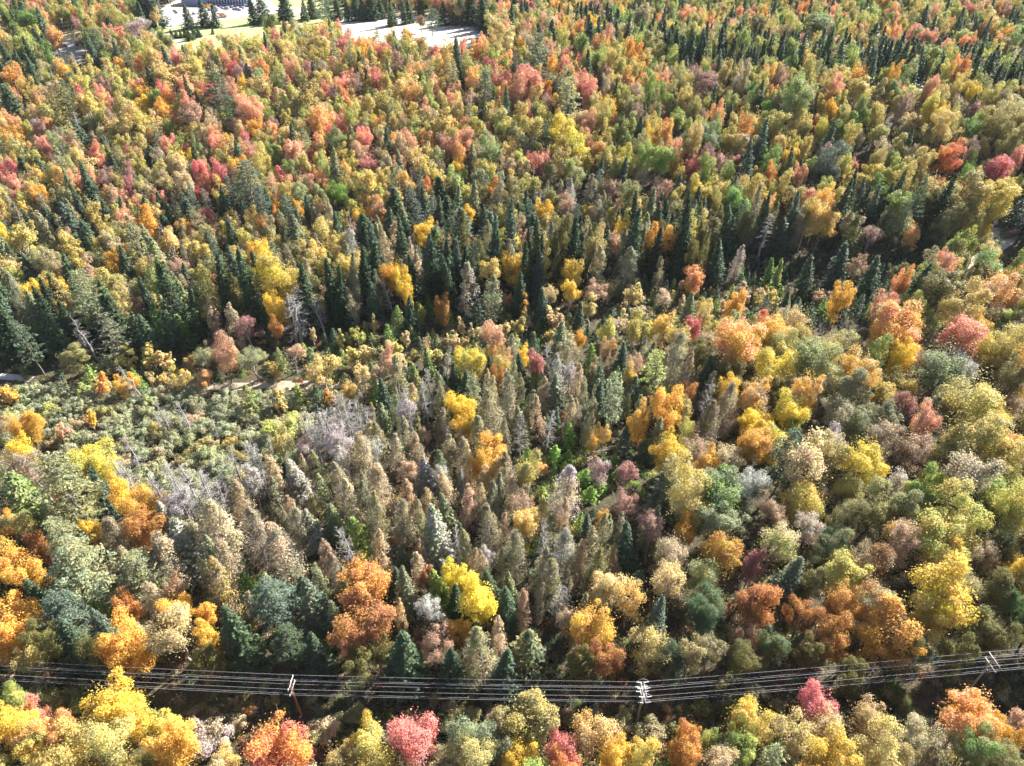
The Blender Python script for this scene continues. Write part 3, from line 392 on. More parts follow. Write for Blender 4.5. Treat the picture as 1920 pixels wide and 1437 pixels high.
# ------------------------------------------------------------------ stands of trees: polygon in photo pixels (of the ground below the trees) -> spacing, mix of kinds
U4 = [('b','yol',24),('b','gtn',13),('b','oli',7),('l','yol',7),('m','sal',13),('m','pnk',5),('m','gol',5),('m','org',3),('b','ygr',2),('l','pgr',5),('l','ygr',5),('l','grn',3),('t','tan',5),('t','mve',4),('s','dgr',3),('s','ggr',2),('p','ggr',3),('d','gry',1)]
ZONES = [
 ('shade', [(1400,478),(1560,462),(1720,452),(1760,512),(1650,566),(1480,540),(1330,552),(1300,520)], 3.6, [('f','ddg',60),('h','dol',25),('f','dgr',15)], (2.4, 4.0), .8),  # firs and bushes tinted darker so the hollow reads as shaded
 ('gap', [(-90,628),(300,632),(560,636),(560,668),(300,678),(-90,692)], 4.0, [('h','dol',60),('f','ddg',40)], (1.6, 3.0), .8),  # dark tints stand in for the shadow lying on this gap
 ('strip', [(-80,655),(200,650),(450,630),(620,612),(780,592),(900,575),(1090,530),(1210,520),(1330,545),(1480,535),(1640,560),(1650,600),(1480,612),(1300,612),(1120,635),(960,662),(860,668),(700,712),(640,706),(380,704),(-80,706)], 2.9,
   [('b','yol',7),('b','tan',6),('f','dgr',32),('f','grn',38),('h','oli',12),('t','tan',5)], (2.6, 4.6), .66),
 ('clearing', [(985,855),(1080,835),(1220,850),(1240,900),(1180,935),(1040,950),(970,925)], 4.0, [('f','bgr',40),('f','grn',25),('h','bgr',20),('h','oli',15)], (1.8, 3.4), .8),
 ('corridor', [(-200,1248),(300,1262),(560,1290),(960,1305),(1250,1300),(1500,1285),(1750,1258),(2120,1225),(2120,1330),(1810,1330),(1560,1352),(1400,1372),(1100,1395),(760,1380),(420,1385),(330,1350),(-200,1315)], 4.2, [('h','oli',12),('h','dol',46),('h','ddg',24),('h','brn',8),('h','ggr',6),('h','rst',4)], (1.4, 2.8), .8),  # mostly dark tints, deepening the shadow along the line by colour
 ('thicket', [(-80,725),(380,728),(640,742),(620,790),(575,850),(470,915),(330,945),(210,900),(140,860),(-80,810)], 2.5, [('h','sag',56),('h','ggr',18),('h','oli',13),('h','pgr',8),('h','tan',3),('d','gry',2)], (4.6, 7.4), .85),
 ('belt', [(-90,575),(300,575),(620,560),(700,505),(900,475),(1100,452),(1330,420),(1560,400),(1740,372),(1775,440),(1560,452),(1330,505),(1100,512),(900,560),(620,598),(300,622),(-90,622)], 4.4, [('s','ddg',46),('s','blg',8),('p','ddg',8),('c','brn',12),('c','dol',6),('b','yol',8),('m','gol',3),('l','dol',12)], (5.8, 8.8), 1.25),  # spruces tinted near-black and made taller, so near faces look shaded
 ('cedars', [(330,960),(520,860),(650,745),(780,700),(960,690),(1240,640),(1320,720),(1200,840),(1000,860),(975,930),(1180,960),(1240,1110),(900,1210),(640,1180),(420,1080)], 4.2,
   [('c','brn',24),('c','tan',13),('c','oli',9),('c','ggr',12),('d','gry',8),('s','ggr',12),('s','dgr',8),('f','dgr',5),('f','grn',6),('t','pkt',4),('t','gry',4)], (3.8, 6.4), .92),
 ('south', [(-400,1330),(420,1385),(760,1380),(1100,1395),(1560,1352),(1810,1330),(2400,1330),(2400,2600),(-400,2600)], 6.2, [('l','yol',25),('l','oli',18),('t','tan',12),('m','gol',10),('m','yel',7),('m','org',5),('l','ygr',10),('m','sal',6)], (6.0, 9.5), .85),
 ('hardwood', [(1290,640),(1500,622),(1700,612),(2300,560),(2300,1180),(1900,1190),(1240,1218),(1220,1000),(1300,880)], 7.2, [('l','yol',24),('l','oli',20),('t','tan',12),('l','ggr',11),('m','gol',7),('m','yel',3),('l','ygr',8),('t','gry',5),('t','brn',6),('m','sal',2)], (8.0, 12.0), .95),
 ('southwest', [(-500,840),(140,860),(210,900),(340,960),(430,1090),(640,1190),(900,1220),(1240,1130),(1240,1220),(-500,1215)], 5.6, [('p','ggr',9),('s','blg',11),('s','dgr',13),('c','brn',19),('m','gol',11),('m','org',8),('l','oli',12),('l','dol',8),('m','rst',5),('t','tan',7)], (4.6, 8.0), 1.0),
 ('edge', [(-500,1170),(2400,1150),(2400,1345),(-500,1345)], 4.2, [('h','dol',70),('f','ddg',30)], (1.6, 3.0), .8),  # dark low growth paints the shade at the foot of the treeline
 ('mixed', [(-300,400),(300,380),(700,370),(1100,330),(1330,350),(1330,560),(1200,530),(1090,540),(900,580),(600,620),(-300,660)], 4.7,
   [('s','dgr',15),('f','dgr',7),('p','blg',5),('s','ggr',6),('c','brn',9),('b','yol',22),('b','oli',12),('b','gtn',6),('l','oli',7),('m','gol',4),('m','rst',3),('d','gry',4),('t','pkt',4)], (5.0, 8.0), .9),
 ('east', [(1100,130),(2300,170),(2300,620),(1640,560),(1720,430),(1330,440),(1330,350),(1100,330)], 6.0, [('l','yol',30),('l','ygr',15),('l','grn',9),('l','oli',14),('m','sal',5),('m','org',6),('t','tan',7),('t','mve',4),('s','dgr',8),('m','yel',3)], (6.0, 9.5), 1.12),
 ('darkband', [(1010,20),(1110,75),(1300,128),(1500,150),(1700,172),(2300,212),(2300,150),(1700,110),(1450,95),(1250,70),(1090,25)], 5.0, [('s','ddg',64),('s','dgr',20),('l','ygr',10),('l','grn',16),('m','gol',3),('l','oli',6)], (4.4, 9.6), 1.0),  # deep green spruces put the stand's shaded side into the colour
 ('northeast', [(960,-60),(2400,-80),(2400,170),(1700,120),(1100,60)], 6.2, [('l','ygr',24),('l','grn',16),('l','yol',18),('l','oli',10),('m','sal',9),('m','org',6),('s','dgr',14),('t','mve',5)], (6.0, 9.0), 1.0),
 ('northwest', [(-500,-60),(330,-60),(250,70),(300,110),(-500,220)], 6.0, [('l','grn',16),('l','ygr',14),('b','yol',18),('s','dgr',22),('l','oli',12),('m','sal',6),('m','org',4),('t','mve',5)], (6.0, 9.0), 1.0),
 ('west', [(-600,130),(130,110),(260,250),(330,400),(-600,420)], 5.4, U4 + [('s','dgr',5),('b','oli',14)], (5.8, 8.6), .96),
]
DEFAULT = ('upper', None, 5.7, U4, (6.2, 9.2), .98)
# where the ground itself shows: no tree may stand in front of it
OPEN = {'lot': [(262,50),(282,24),(330,14),(352,-10),(585,-10),(640,8),(640,30),(575,33),(500,36),(488,58),(430,62),(340,72),(322,68),(308,55)],
        'sand': [(645,34),(700,26),(780,30),(905,40),(918,46),(880,66),(840,66),(760,52),(690,50),(650,48)],
        'yard': [(98,84),(122,60),(146,60),(150,78),(146,97),(104,97)], 'yard2': [(68,100),(95,98),(92,108),(70,112)],
        'track': [(385,721),(600,719),(600,727),(385,730)], 'road_w': [(-10,702),(35,704),(35,711),(-10,710)],
        'road_e': [(1868,404),(1890,394),(1925,425),(1925,470),(1888,464),(1872,436)], 'road_n': [(1706,166),(1734,166),(1734,180),(1706,180)], 'road_n2': [(1892,146),(1922,148),(1922,156),(1892,154)]}

def pick(mix):
    t = rs.rand() * sum(m[2] for m in mix)
    for m in mix:
        t -= m[2]
        if t <= 0: return m
    return mix[-1]
PAIR = {'yol': ['oli', 'ygr', 'yol', 'gtn', 'gtn'], 'oli': ['yol', 'dol', 'tan'], 'gol': ['org', 'yel', 'gtn'], 'org': ['gol', 'sal', 'rst'], 'sal': ['pkt', 'gol', 'pnk'], 'pnk': ['red', 'sal'],
        'tan': ['gtn', 'brn', 'pkt'], 'gtn': ['yol', 'tan', 'gol'], 'ygr': ['yol', 'grn'], 'grn': ['ygr', 'oli'], 'brn': ['tan', 'oli', 'ggr'], 'ggr': ['pgr', 'oli'], 'sag': ['ggr', 'sag', 'sag'], 'dgr': ['dgr', 'blg'], 'ddg': ['ddg', 'dgr'], 'mve': ['pkt', 'brn'], 'yel': ['gol', 'ygr'], 'pgr': ['ygr', 'ggr'], 'rst': ['dor', 'brn']}

T = []                                                # every tree: dict(k, c, c2, x, y, w, h, hand)
grid = {}
def put(k, c, c2, x, y, w, h, hand, zone=''):
    i = len(T); T.append(dict(k=k, c=c, c2=c2, x=x, y=y, w=w, h=h, hand=hand, zone=zone))
    grid.setdefault((int(x // 12), int(y // 12)), []).append(i)
def crowded(x, y, w, f=.40):
    gx, gy = int(x // 12), int(y // 12)
    for a in (gx - 1, gx, gx + 1):
        for b in (gy - 1, gy, gy + 1):
            for i in grid.get((a, b), ()):
                t = T[i]
                if (t['x'] - x) ** 2 + (t['y'] - y) ** 2 < (f * (t['w'] + w)) ** 2: return True
    return False
for key, pane in PANES.items():
    ox, oy, text = pane[:3]
    sc = pane[3] if len(pane) > 3 else 2.994
    for e in text.replace('\n', '').split(';'):
        k, c, u, v, w = e.split()
        hm = 1.0
        if '*' in w: w, hm = w.split('*'); hm = float(hm)
        c, c2 = c.split('/') if '/' in c else (c, None)
        if c2 is None and rs.rand() < .6: c2 = PAIR.get(c, [c])[rs.randint(len(PAIR.get(c, [c])))]
        u, v, wp = ox + float(u) / sc, oy + float(v) / sc, float(w) / sc
        h = 12.0
        for _ in range(4):
            x, y = at(u, v, h * MID[k])
            dep = pix(x, y, float(ground_z(x, y)) + h * MID[k])[2]
            wm = wp * dep / FPX
            h = tree_height(k, wm) * hm
        put(k, c, c2, x, y, wm * ((1.55 if k in 'sf' else 1.3 if k == 'p' else 1.18) if key in 'ABCZ' else 1.25 if k in 'sfc' else 1.22), h * (.88 if k == 's' and key in 'ABC' else 1.0), True)
N_HAND = len(T)
FAR = 780.0
cand = []
yy = 22.0
while yy < FAR:
    half = (yy * CP + CAM_H * SP) * .76 + 16 + yy * .03
    s = 2.1 + yy * .0022
    xs = np.arange(-half, half, s)
    cand += [(x + rs.uniform(-.5, .5) * s, yy + rs.uniform(-.5, .5) * s) for x in xs]
    yy += s
rs.shuffle(cand)
ca = np.array(cand); CZ = ground_z(ca[:, 0], ca[:, 1]); CU, CV, _ = pix(ca[:, 0], ca[:, 1], CZ); LU, LVV, _ = pix(ca[:, 0], ca[:, 1], CZ + 2.0); HU, HV, _ = pix(ca[:, 0], ca[:, 1], CZ + 9.0)
LOW = ('shade', 'gap', 'strip', 'clearing', 'corridor', 'thicket')
bb = [(min(p[0] for p in z[1]), max(p[0] for p in z[1]), min(p[1] for p in z[1]), max(p[1] for p in z[1])) for z in ZONES]
ob = {n: (min(p[0] for p in q) - 40, max(p[0] for p in q) + 40, min(p[1] for p in q) - 10, max(p[1] for p in q) + 150) for n, q in OPEN.items()}
def hit(z, b, u, v): return b[0] <= u <= b[1] and b[2] <= v <= b[3] and inside(u, v, z[1])
for (x, y), u, v, lu, lv, hu, hv in zip(cand, CU, CV, LU, LVV, HU, HV):
    zn = DEFAULT
    for z, b in zip(ZONES, bb):
        if hit(z, b, lu, lv) if z[0] in LOW else hit(z, b, hu, hv): zn = z; break
    if zn[0] not in LOW:
        over = next((z[0] for z, b in zip(ZONES[:6], bb[:6]) if hit(z, b, hu, hv)), None)
        if over and rs.rand() < (1.0 if over == 'corridor' else .85): continue
    name, _, sp, mix, (w0, w1), hm = zn
    k, c, _p = pick(mix)
    w = rs.uniform(w0, w1)
    if k in 'csfd': w *= {'c': .85, 's': 1.0, 'f': .85, 'd': .62}[k] if w0 > 3.6 else .95
    if name == 'thicket' and k == 'f': w *= .7
    f = sp / (w0 + w1) * .84 if k not in 'csfd' else sp / (w0 + w1) * .80
    if crowded(x, y, w, min(f, .46)): continue
    h = tree_height(k, w) * hm * rs.uniform(.78, 1.18)
    if name == 'south': h *= .9
    blocked = False
    z0 = float(ground_z(x, y))
    for n, q in OPEN.items():
        b = ob[n]
        if b[0] <= u <= b[1] and b[2] <= v <= b[3]:
            for fr in (0, .25, .5, .75, 1.0):
                for side in (-.4, 0, .4):
                    uu, vv, _d = pix(x + side * w, y, z0 + h * fr)
                    if inside(uu, vv, q): blocked = True
    if blocked: continue
    c2 = PAIR.get(c, [c])[rs.randint(len(PAIR.get(c, [c])))] if rs.rand() < .85 else None
    put(k, c, c2, x, y, w, h, False, name)
for t in T:
    t['z'] = float(ground_z(t['x'], t['y'])); zc = t['z'] + t['h'] * MID[t['k']]
    t['u'], t['v'], t['dep'] = (float(q) for q in pix(t['x'], t['y'], zc))
    t['px'] = t['w'] * FPX / t['dep']
print('TREES', N_HAND, len(T))

# ------------------------------------------------------------------ the tree shapes at three levels of detail
TYP = {'m': (9, 18), 'l': (9, 18), 't': (8.5, 17), 'b': (7.5, 16), 'c': (5.6, 14), 's': (7.4, 18), 'f': (4.6, 8), 'p': (9, 22), 'd': (4.2, 15), 'r': (10, 14), 'h': (5, 4.4), 'y': (4.2, 6.4)}
LV = {0: (1.0, 1.0), 1: (.52, 1.36), 2: (.28, 1.8)}          # share of the leaves, size of the leaves
def make(k, seed, lod):
    q, g = LV[lod]
    W, H = TYP[k]
    if k == 'm': return broadleaf(seed, int(16000 * q), .25 * g, W, H, .18, 34 + seed % 8, 26 if lod == 0 else 0, dome=1.0 + .12 * (seed % 3))
    if k == 'l': return broadleaf(seed, int(15000 * q), .25 * g, W, H, .17, 32 + seed % 8, 40 if lod == 0 else 0, dome=.9 + .15 * (seed % 3))
    if k == 't': return broadleaf(seed, int(6500 * q), .225 * g, W, H, .26, 26, {0: 260, 1: 120, 2: 30}[lod], shell=.2)
    if k == 'b': return broadleaf(seed, int(7000 * q), .29 * g, W, H, .20, 27 + seed % 6, 12 if lod == 0 else 0, dome=1.15, stretch=.6)
    if k == 'c': return cedar(seed, int(6200 * q), .25 * g, W, H, {0: 110, 1: 30, 2: 0}[lod])
    if k == 's': return spruce(seed, {0: 2.2, 1: 1.4, 2: .95}[lod], {0: .58, 1: .82, 2: 1.15}[lod], W, H)
    if k == 'f': return spruce(seed, {0: 1.3, 1: .7, 2: .42}[lod], {0: .40, 1: .55, 2: .85}[lod], W, H, .03, .20, .6)
    if k == 'p': return pine(seed, {0: 1.45, 1: .8, 2: .5}[lod], {0: .48, 1: .78, 2: 1.15}[lod], W, H)
    if k == 'y': return broadleaf(seed, int(2900 * q), .28 * g, W, H, .04, 19, {0: 30, 1: 10, 2: 0}[lod], dome=1.25, shell=.45)
    if k == 'd': return dead(seed, W, H, {0: 120, 1: 80, 2: 50}[lod])
    if k == 'r': return bare(seed, W, H)
    if k == 'h': return broadleaf(seed, int(4800 * q), .19 * g, W, H, .02, 17, {0: 60, 1: 20, 2: 0}[lod], dome=.9, shell=.45)
MATS = {'m': (BARK, LEAF), 'l': (BARK, LEAF), 't': (TWIG, LEAF), 'b': (BIRCH, LEAF), 'c': (TWIG, LEAF), 's': (BARK, LEAF), 'f': (BARK, LEAF), 'p': (BARK, LEAF), 'd': (DEADW, DEADW), 'r': (TWIG, TWIG), 'h': (TWIG, LEAF), 'y': (BIRCH, LEAF)}
NVAR = {'m': 7, 'l': 7, 't': 5, 'b': 6, 'c': 5, 's': 5, 'f': 4, 'p': 4, 'd': 5, 'r': 2, 'h': 5, 'y': 5}
CACHE = {}
def shape(k, var, lod, whole):
    key = (k, var, lod, whole)
    if key not in CACHE:
        tr, cr = make(k, 11 + var * 13 + ord(k), lod)
        nm = KIND.get(k, 'young_tree')
        if whole: CACHE[key] = join(tr, cr).mesh(nm, MATS[k])
        else:
            CACHE[key] = (tr.mesh(nm + '_trunk', [MATS[k][0]], True), cr.mesh(nm + '_crown', [MATS[k][1]]))
    return CACHE[key]
def form(t): return 'y' if t['k'] in 'mltb' and t['h'] < 9.0 else t['k']
def tint_of(t):
    r = np.random.RandomState(int(abs(t['x'] * 97 + t['y'] * 31)) % 100000)
    a = np.array(TINT[t['c']][0]) * r.uniform(.86, 1.14) * r.uniform(.94, 1.06, 3)
    b = np.array(TINT[t['c2'] or t['c']][0]) * r.uniform(.86, 1.14) * r.uniform(.92, 1.08, 3)
    return [float(q) for q in a], [float(q) for q in b]

# which trees are built one by one: of each kind the 300 that show largest
def in_view(t): return -60 < t['u'] < 1980 and -30 < t['v'] < 1470 + t['px'] * .3
for k in KIND:
    own = sorted((t for t in T if t['k'] == k and in_view(t)), key=lambda t: -(t['px'] * t['h'] / t['w'] + t['px'] + (6 if t['hand'] else 0)))
    for t in own[:300]: t['own'] = True
NAMES = {'m': 'maple', 'l': 'broadleaf tree', 't': 'thin-leaved twiggy tree', 'b': 'birch', 'c': 'cedar', 's': 'spruce', 'f': 'young fir', 'p': 'pine', 'd': 'dead tree', 'r': 'leafless tree', 'h': 'bush'}
CATS = {'m': 'maple', 'l': 'tree', 't': 'tree', 'b': 'birch', 'c': 'cedar', 's': 'spruce', 'f': 'fir', 'p': 'pine', 'd': 'dead tree', 'r': 'bare tree', 'h': 'bush'}
GROUPS = {'m': 'maples in autumn colour', 'l': 'broadleaf trees of the forest', 't': 'thin-leaved twiggy trees', 'b': 'birches of the forest', 'c': 'cedars of the forest', 's': 'spruces of the forest', 'f': 'young firs', 'p': 'pines of the forest', 'd': 'dead grey trees', 'r': 'leafless trees', 'h': 'bushes of the scrub'}
import re

# ------------------------------------------------------------------ labels: look first, then neighbours, then place
LAND = [('the brown leaning power pole', 555, 1310), ('the grey power pole with loop jumpers', 1200, 1325), ('the long grey power pole', 1840, 1260), ('the gravel track', 500, 727),
        ('the sandy clearing', 790, 58), ('the grassy field', 420, 62), ('the shaded gravel road bend', 1893, 430), ('the bright green clearing', 1090, 890), ('the farmyard gap', 125, 90), ('the parking lot', 400, 30)]
def size_word(t):
    r = t['h'] / TYP[t['k']][1]
    return 'tall ' if r > 1.16 else 'small ' if r < .72 else ''
def look(t):
    a = TINT[t['c']][1]
    if t['k'] in 'dr': a = 'pale grey'
    elif t['c2'] and t['c2'] != t['c'] and TINT[t['c2']][1].split()[-1] not in a: a = a + ' and ' + TINT[t['c2']][1]
    return f"{size_word(t)}{a} {NAMES[t['k']]}"
def short(t): return f"{'pale grey' if t['k'] in 'dr' else TINT[t['c']][1]} {NAMES[t['k']].replace('thin-leaved ', '')}"
def wc(s): return len(s.replace('-', 'x').split())
OWN = [t for t in T if t.get('own')]
PX = np.array([[t['u'], t['v']] for t in OWN])
used = {}
def place_words(t):
    u, v = t['u'] / 1920, t['v'] / 1437
    hx = ['far left', 'left', 'centre-left', 'centre', 'centre-right', 'right', 'far right'][min(6, max(0, int(u * 7)))]
    vy = ['at the very top', 'near the top', 'in the upper third', 'above the middle', 'at mid-height', 'below the middle', 'in the lower third', 'near the bottom', 'at the very bottom'][min(8, max(0, int(v * 9)))]
    return f"{vy}, {hx}"
for i in sorted(range(len(OWN)), key=lambda i: -OWN[i]['px']):
    t = OWN[i]
    d = PX - PX[i]; dist = np.hypot(d[:, 0], d[:, 1]); order = np.argsort(dist)[1:7]
    base = look(t)
    rel = []
    def side(j):
        dx, dy = d[j]
        if abs(dx) > 1.3 * abs(dy): return 'right of' if dx < 0 else 'left of'
        return 'behind' if dy > 0 else 'in front of'
    ld = min(LAND, key=lambda l: math.hypot(l[1] - t['u'], l[2] - t['v'])); dl = math.hypot(ld[1] - t['u'], ld[2] - t['v'])
    if dl < 90: rel.append(f"{base} beside {ld[0]}")
    for j in order[:4]: rel.append(f"{base} {side(j)} a {short(OWN[j])}")
    for a in range(4):
        for b in range(a + 1, 5):
            p, q = order[a], order[b]
            rel.append(f"{base} {side(p)} a {short(OWN[p])}, {side(q)} a {short(OWN[q])}")
    for j in order[:4]: rel.append(f"{base} {side(j)} a {short(OWN[j])} {place_words(t)}")
    for j in order[:4]: rel.append(f"{short(t)} {side(j)} a {look(OWN[j])} {place_words(t)}")
    for a in range(5):
        for b in range(a + 1, 6):
            p, q = order[a], order[b]
            rel.append(f"{short(t)} {side(p)} a {short(OWN[p])}, {side(q)} a {short(OWN[q])}")
            rel.append(f"{size_word(t)}{NAMES[t['k']]} {side(p)} a {look(OWN[p])}, {side(q)} a {short(OWN[q])}")
    rel = [re.sub(r'\ba (?=[aeiou])', 'an ', ' '.join(s.split())) for s in rel]
    lab = next((s for s in rel if s not in used and 4 <= wc(s) <= 16), None)
    if lab is None:
        lab = f"{short(t)} {place_words(t)}"
        lab = f"{lab} of the photo" if lab in used and wc(lab) < 13 else lab
    used[lab] = used.get(lab, 0) + 1
    t['label'] = lab
print('LABELS', len(OWN), 'repeated', sum(v - 1 for v in used.values() if v > 1))

# ------------------------------------------------------------------ build the trees
def add_tree(t, n):
    r = np.random.RandomState(n + 1000)
    k = t['k']; fm = form(t); W, H = TYP[fm]
    var = r.randint(NVAR[fm]); rot = r.uniform(0, 6.283); sx = t['w'] / W; sz = t['h'] / H
    lod = 0 if t['px'] > 62 else 1 if t['px'] > 26 else 2
    a, b = tint_of(t)
    if t['px'] > 34 and not (k == 'h' and t['px'] < 70):
        root = bpy.data.objects.new(KIND[k], None)
        root.empty_display_size = .2
        COL.objects.link(root)
        trunk, crown = shape(fm, var, lod, False)
        kids = []
        for nm, me in (('trunk', trunk), ('branches' if k in 'dr' else 'crown', crown)):
            o = bpy.data.objects.new(nm, me); COL.objects.link(o); o.parent = root; kids.append(o)
        leafy = kids[1]
    else:
        root = leafy = bpy.data.objects.new(KIND[k], shape(fm, var, lod, True)); COL.objects.link(root)
    lean = .05
    root.location = (t['x'], t['y'], t['z'] - .1)
    root.rotation_euler = (r.normal() * lean, r.normal() * lean, rot)
    root.scale = (sx * r.uniform(.86, 1.14), sx * r.uniform(.86, 1.14), sz)
    leafy['tint'] = a; leafy['tint_b'] = b
    root['label'] = t['label']; root['category'] = CATS[k]; root['group'] = GROUPS[k]
for n, t in enumerate(OWN): add_tree(t, n)

def scatter(name, pts, meshes, loc, rot, scl, var, ta, tb):
    """One object of kind stuff: copies of the given meshes set out on points by geometry nodes."""
    me = bpy.data.meshes.new(name); me.vertices.add(len(loc)); me.vertices.foreach_set('co', np.asarray(loc, np.float32).ravel())
    for nm, ty, val in (('rot', 'FLOAT_VECTOR', rot), ('scl', 'FLOAT_VECTOR', scl), ('tint', 'FLOAT_VECTOR', ta), ('tint_b', 'FLOAT_VECTOR', tb)):
        a = me.attributes.new(nm, ty, 'POINT'); a.data.foreach_set('vector', np.asarray(val, np.float32).ravel())
    a = me.attributes.new('var', 'INT', 'POINT'); a.data.foreach_set('value', np.asarray(var, np.int32))
    o = bpy.data.objects.new(name, me); COL.objects.link(o); o['kind'] = 'stuff'
    src = bpy.data.collections.new(name + '_shapes')
    for i, m in enumerate(meshes):
        so = bpy.data.objects.new(f'{name}_shape_{i:02d}', m); src.objects.link(so)
    ng = bpy.data.node_groups.new(name, 'GeometryNodeTree')
    ng.interface.new_socket('Geometry', in_out='INPUT', socket_type='NodeSocketGeometry'); ng.interface.new_socket('Geometry', in_out='OUTPUT', socket_type='NodeSocketGeometry')
    L = ng.links.new
    gi, go = ng.nodes.new('NodeGroupInput'), ng.nodes.new('NodeGroupOutput')
    ip = ng.nodes.new('GeometryNodeInstanceOnPoints'); ci = ng.nodes.new('GeometryNodeCollectionInfo')
    ci.inputs['Collection'].default_value = src; ci.inputs['Separate Children'].default_value = True; ci.inputs['Reset Children'].default_value = True
    ip.inputs['Pick Instance'].default_value = True
    def attr(nm, dt):
        q = ng.nodes.new('GeometryNodeInputNamedAttribute'); q.data_type = dt; q.inputs['Name'].default_value = nm
        return q.outputs['Attribute']
    L(gi.outputs[0], ip.inputs['Points']); L(ci.outputs[0], ip.inputs['Instance']); L(attr('var', 'INT'), ip.inputs['Instance Index'])
    e2r = ng.nodes.new('FunctionNodeEulerToRotation'); L(attr('rot', 'FLOAT_VECTOR'), e2r.inputs[0]); L(e2r.outputs[0], ip.inputs['Rotation'])
    L(attr('scl', 'FLOAT_VECTOR'), ip.inputs['Scale']); L(ip.outputs[0], go.inputs[0])
    md = o.modifiers.new('scatter', 'NODES'); md.node_group = ng
    return o
STUFF = {'m': 'maple_forest', 'l': 'broadleaf_forest', 't': 'twiggy_forest', 'b': 'birch_forest', 'c': 'cedar_forest', 's': 'spruce_forest', 'f': 'fir_forest', 'p': 'pine_forest', 'd': 'dead_forest', 'r': 'bare_forest', 'h': 'scrub_forest'}
STUFF_LABEL = {'m': 'red and orange maples massed across the distant forest', 'l': 'green and olive broadleaf trees massed across the forest', 't': 'thin tan trees between the distant crowns', 'b': 'olive yellow birches massed across the distant forest', 'c': 'brownish cedars between the other trees', 's': 'dark spruces standing through the distant forest', 'f': 'young firs along the overgrown strip', 'p': 'pines rising among the distant crowns', 'd': 'grey dead trees between the distant crowns', 'h': 'low bushes of the thicket and strip', 'r': 'leafless trees'}
for k in KIND:
    rest = [t for t in T if t['k'] == k and not t.get('own')]
    if not rest: continue
    big = [t for t in rest if t['px'] > 40]
    meshes = [shape(k, v, 1, True) for v in range(min(3, NVAR[k]))] + [shape(k, v, 2, True) for v in range(NVAR[k])]
    ny = len(meshes)
    if k in 'mltb': meshes += [shape('y', v, 2, True) for v in range(NVAR['y'])]
    n1 = min(3, NVAR[k]); loc, rot, scl, var, ta, tb = [], [], [], [], [], []
    for t in rest:
        fm = form(t); W, H = TYP[fm]; sx = t['w'] / W
        loc.append((t['x'], t['y'], t['z'] - .1)); rot.append((rs.normal() * .05, rs.normal() * .05, rs.uniform(0, 6.283)))
        scl.append((sx * rs.uniform(.84, 1.16), sx * rs.uniform(.84, 1.16), t['h'] / H)); var.append(ny + rs.randint(NVAR['y']) if fm == 'y' else rs.randint(n1) if t['px'] > 34 else n1 + rs.randint(NVAR[k]))
        a, b = tint_of(t); ta.append(a); tb.append(b)
    o = scatter(STUFF[k], None, meshes, loc, rot, scl, var, ta, tb)
    o['label'] = STUFF_LABEL[k]

# ------------------------------------------------------------------ ground
def ground_material():
    m, nt, out = material('forest_floor'); L = nt.links.new
    co = N(nt, 'ShaderNodeTexCoord')
    def noise(sc, det=5):
        n = N(nt, 'ShaderNodeTexNoise'); n.inputs['Scale'].default_value = sc; n.inputs['Detail'].default_value = det; L(co.outputs['Object'], n.inputs['Vector']); return n.outputs['Fac']
    def ramp(f, stops):
        r = N(nt, 'ShaderNodeValToRGB'); L(f, r.inputs[0]); e = r.color_ramp.elements
        while len(e) < len(stops): e.new(.5)
        for q, (p, c) in zip(e, stops): q.position = p; q.color = (*c, 1)
        return r.outputs[0]
    a = ramp(noise(.9), [(.30, (.018,.018,.011)), (.48, (.045,.038,.02)), (.60, (.09,.065,.03)), (.72, (.035,.043,.016))])
    b = ramp(noise(.08, 3), [(.35, (.026,.03,.015)), (.6, (.07,.055,.03))])
    mx = N(nt, 'ShaderNodeMix', data_type='RGBA'); mx.inputs['Factor'].default_value = .4; L(a, mx.inputs[6]); L(b, mx.inputs[7])
    bs = N(nt, 'ShaderNodeBsdfPrincipled'); bs.inputs['Roughness'].default_value = 1.0; L(mx.outputs[2], bs.inputs['Base Color']); L(bs.outputs[0], out.inputs[0])
    bp = N(nt, 'ShaderNodeBump'); bp.inputs['Strength'].default_value = .8; bp.inputs['Distance'].default_value = .4; L(noise(2.2), bp.inputs['Height']); L(bp.outputs[0], bs.inputs['Normal'])
    return m
gx = np.concatenate([[-4000, -2200, -1300], np.linspace(-900, 900, 181), [1300, 2200, 4000]]); gy = np.concatenate([[-1500, -500, -100], np.linspace(0, 1000, 101), [1600, 2600, 4800]])
X, Y = np.meshgrid(gx, gy); fade = np.clip(1 - (np.maximum(abs(X) - 900, 0) + np.maximum(Y - 1000, 0) + np.maximum(-Y, 0)) / 300, 0, 1)
gv = np.stack([X, Y, ground_z(X, Y) * fade], -1).reshape(-1, 3); nx = len(gx)
ii = (np.arange(len(gy) - 1)[:, None] * nx + np.arange(nx - 1)[None]).ravel()
b = MB(); b.indexed(gv, np.stack([ii, ii + 1, ii + nx + 1, ii + nx], -1))
def struct(name, mb, mats, kind='structure', smooth=True):
    o = bpy.data.objects.new(name, mb.mesh(name, mats, smooth)); COL.objects.link(o); o['kind'] = kind
    return o
struct('ground', b, [ground_material()])
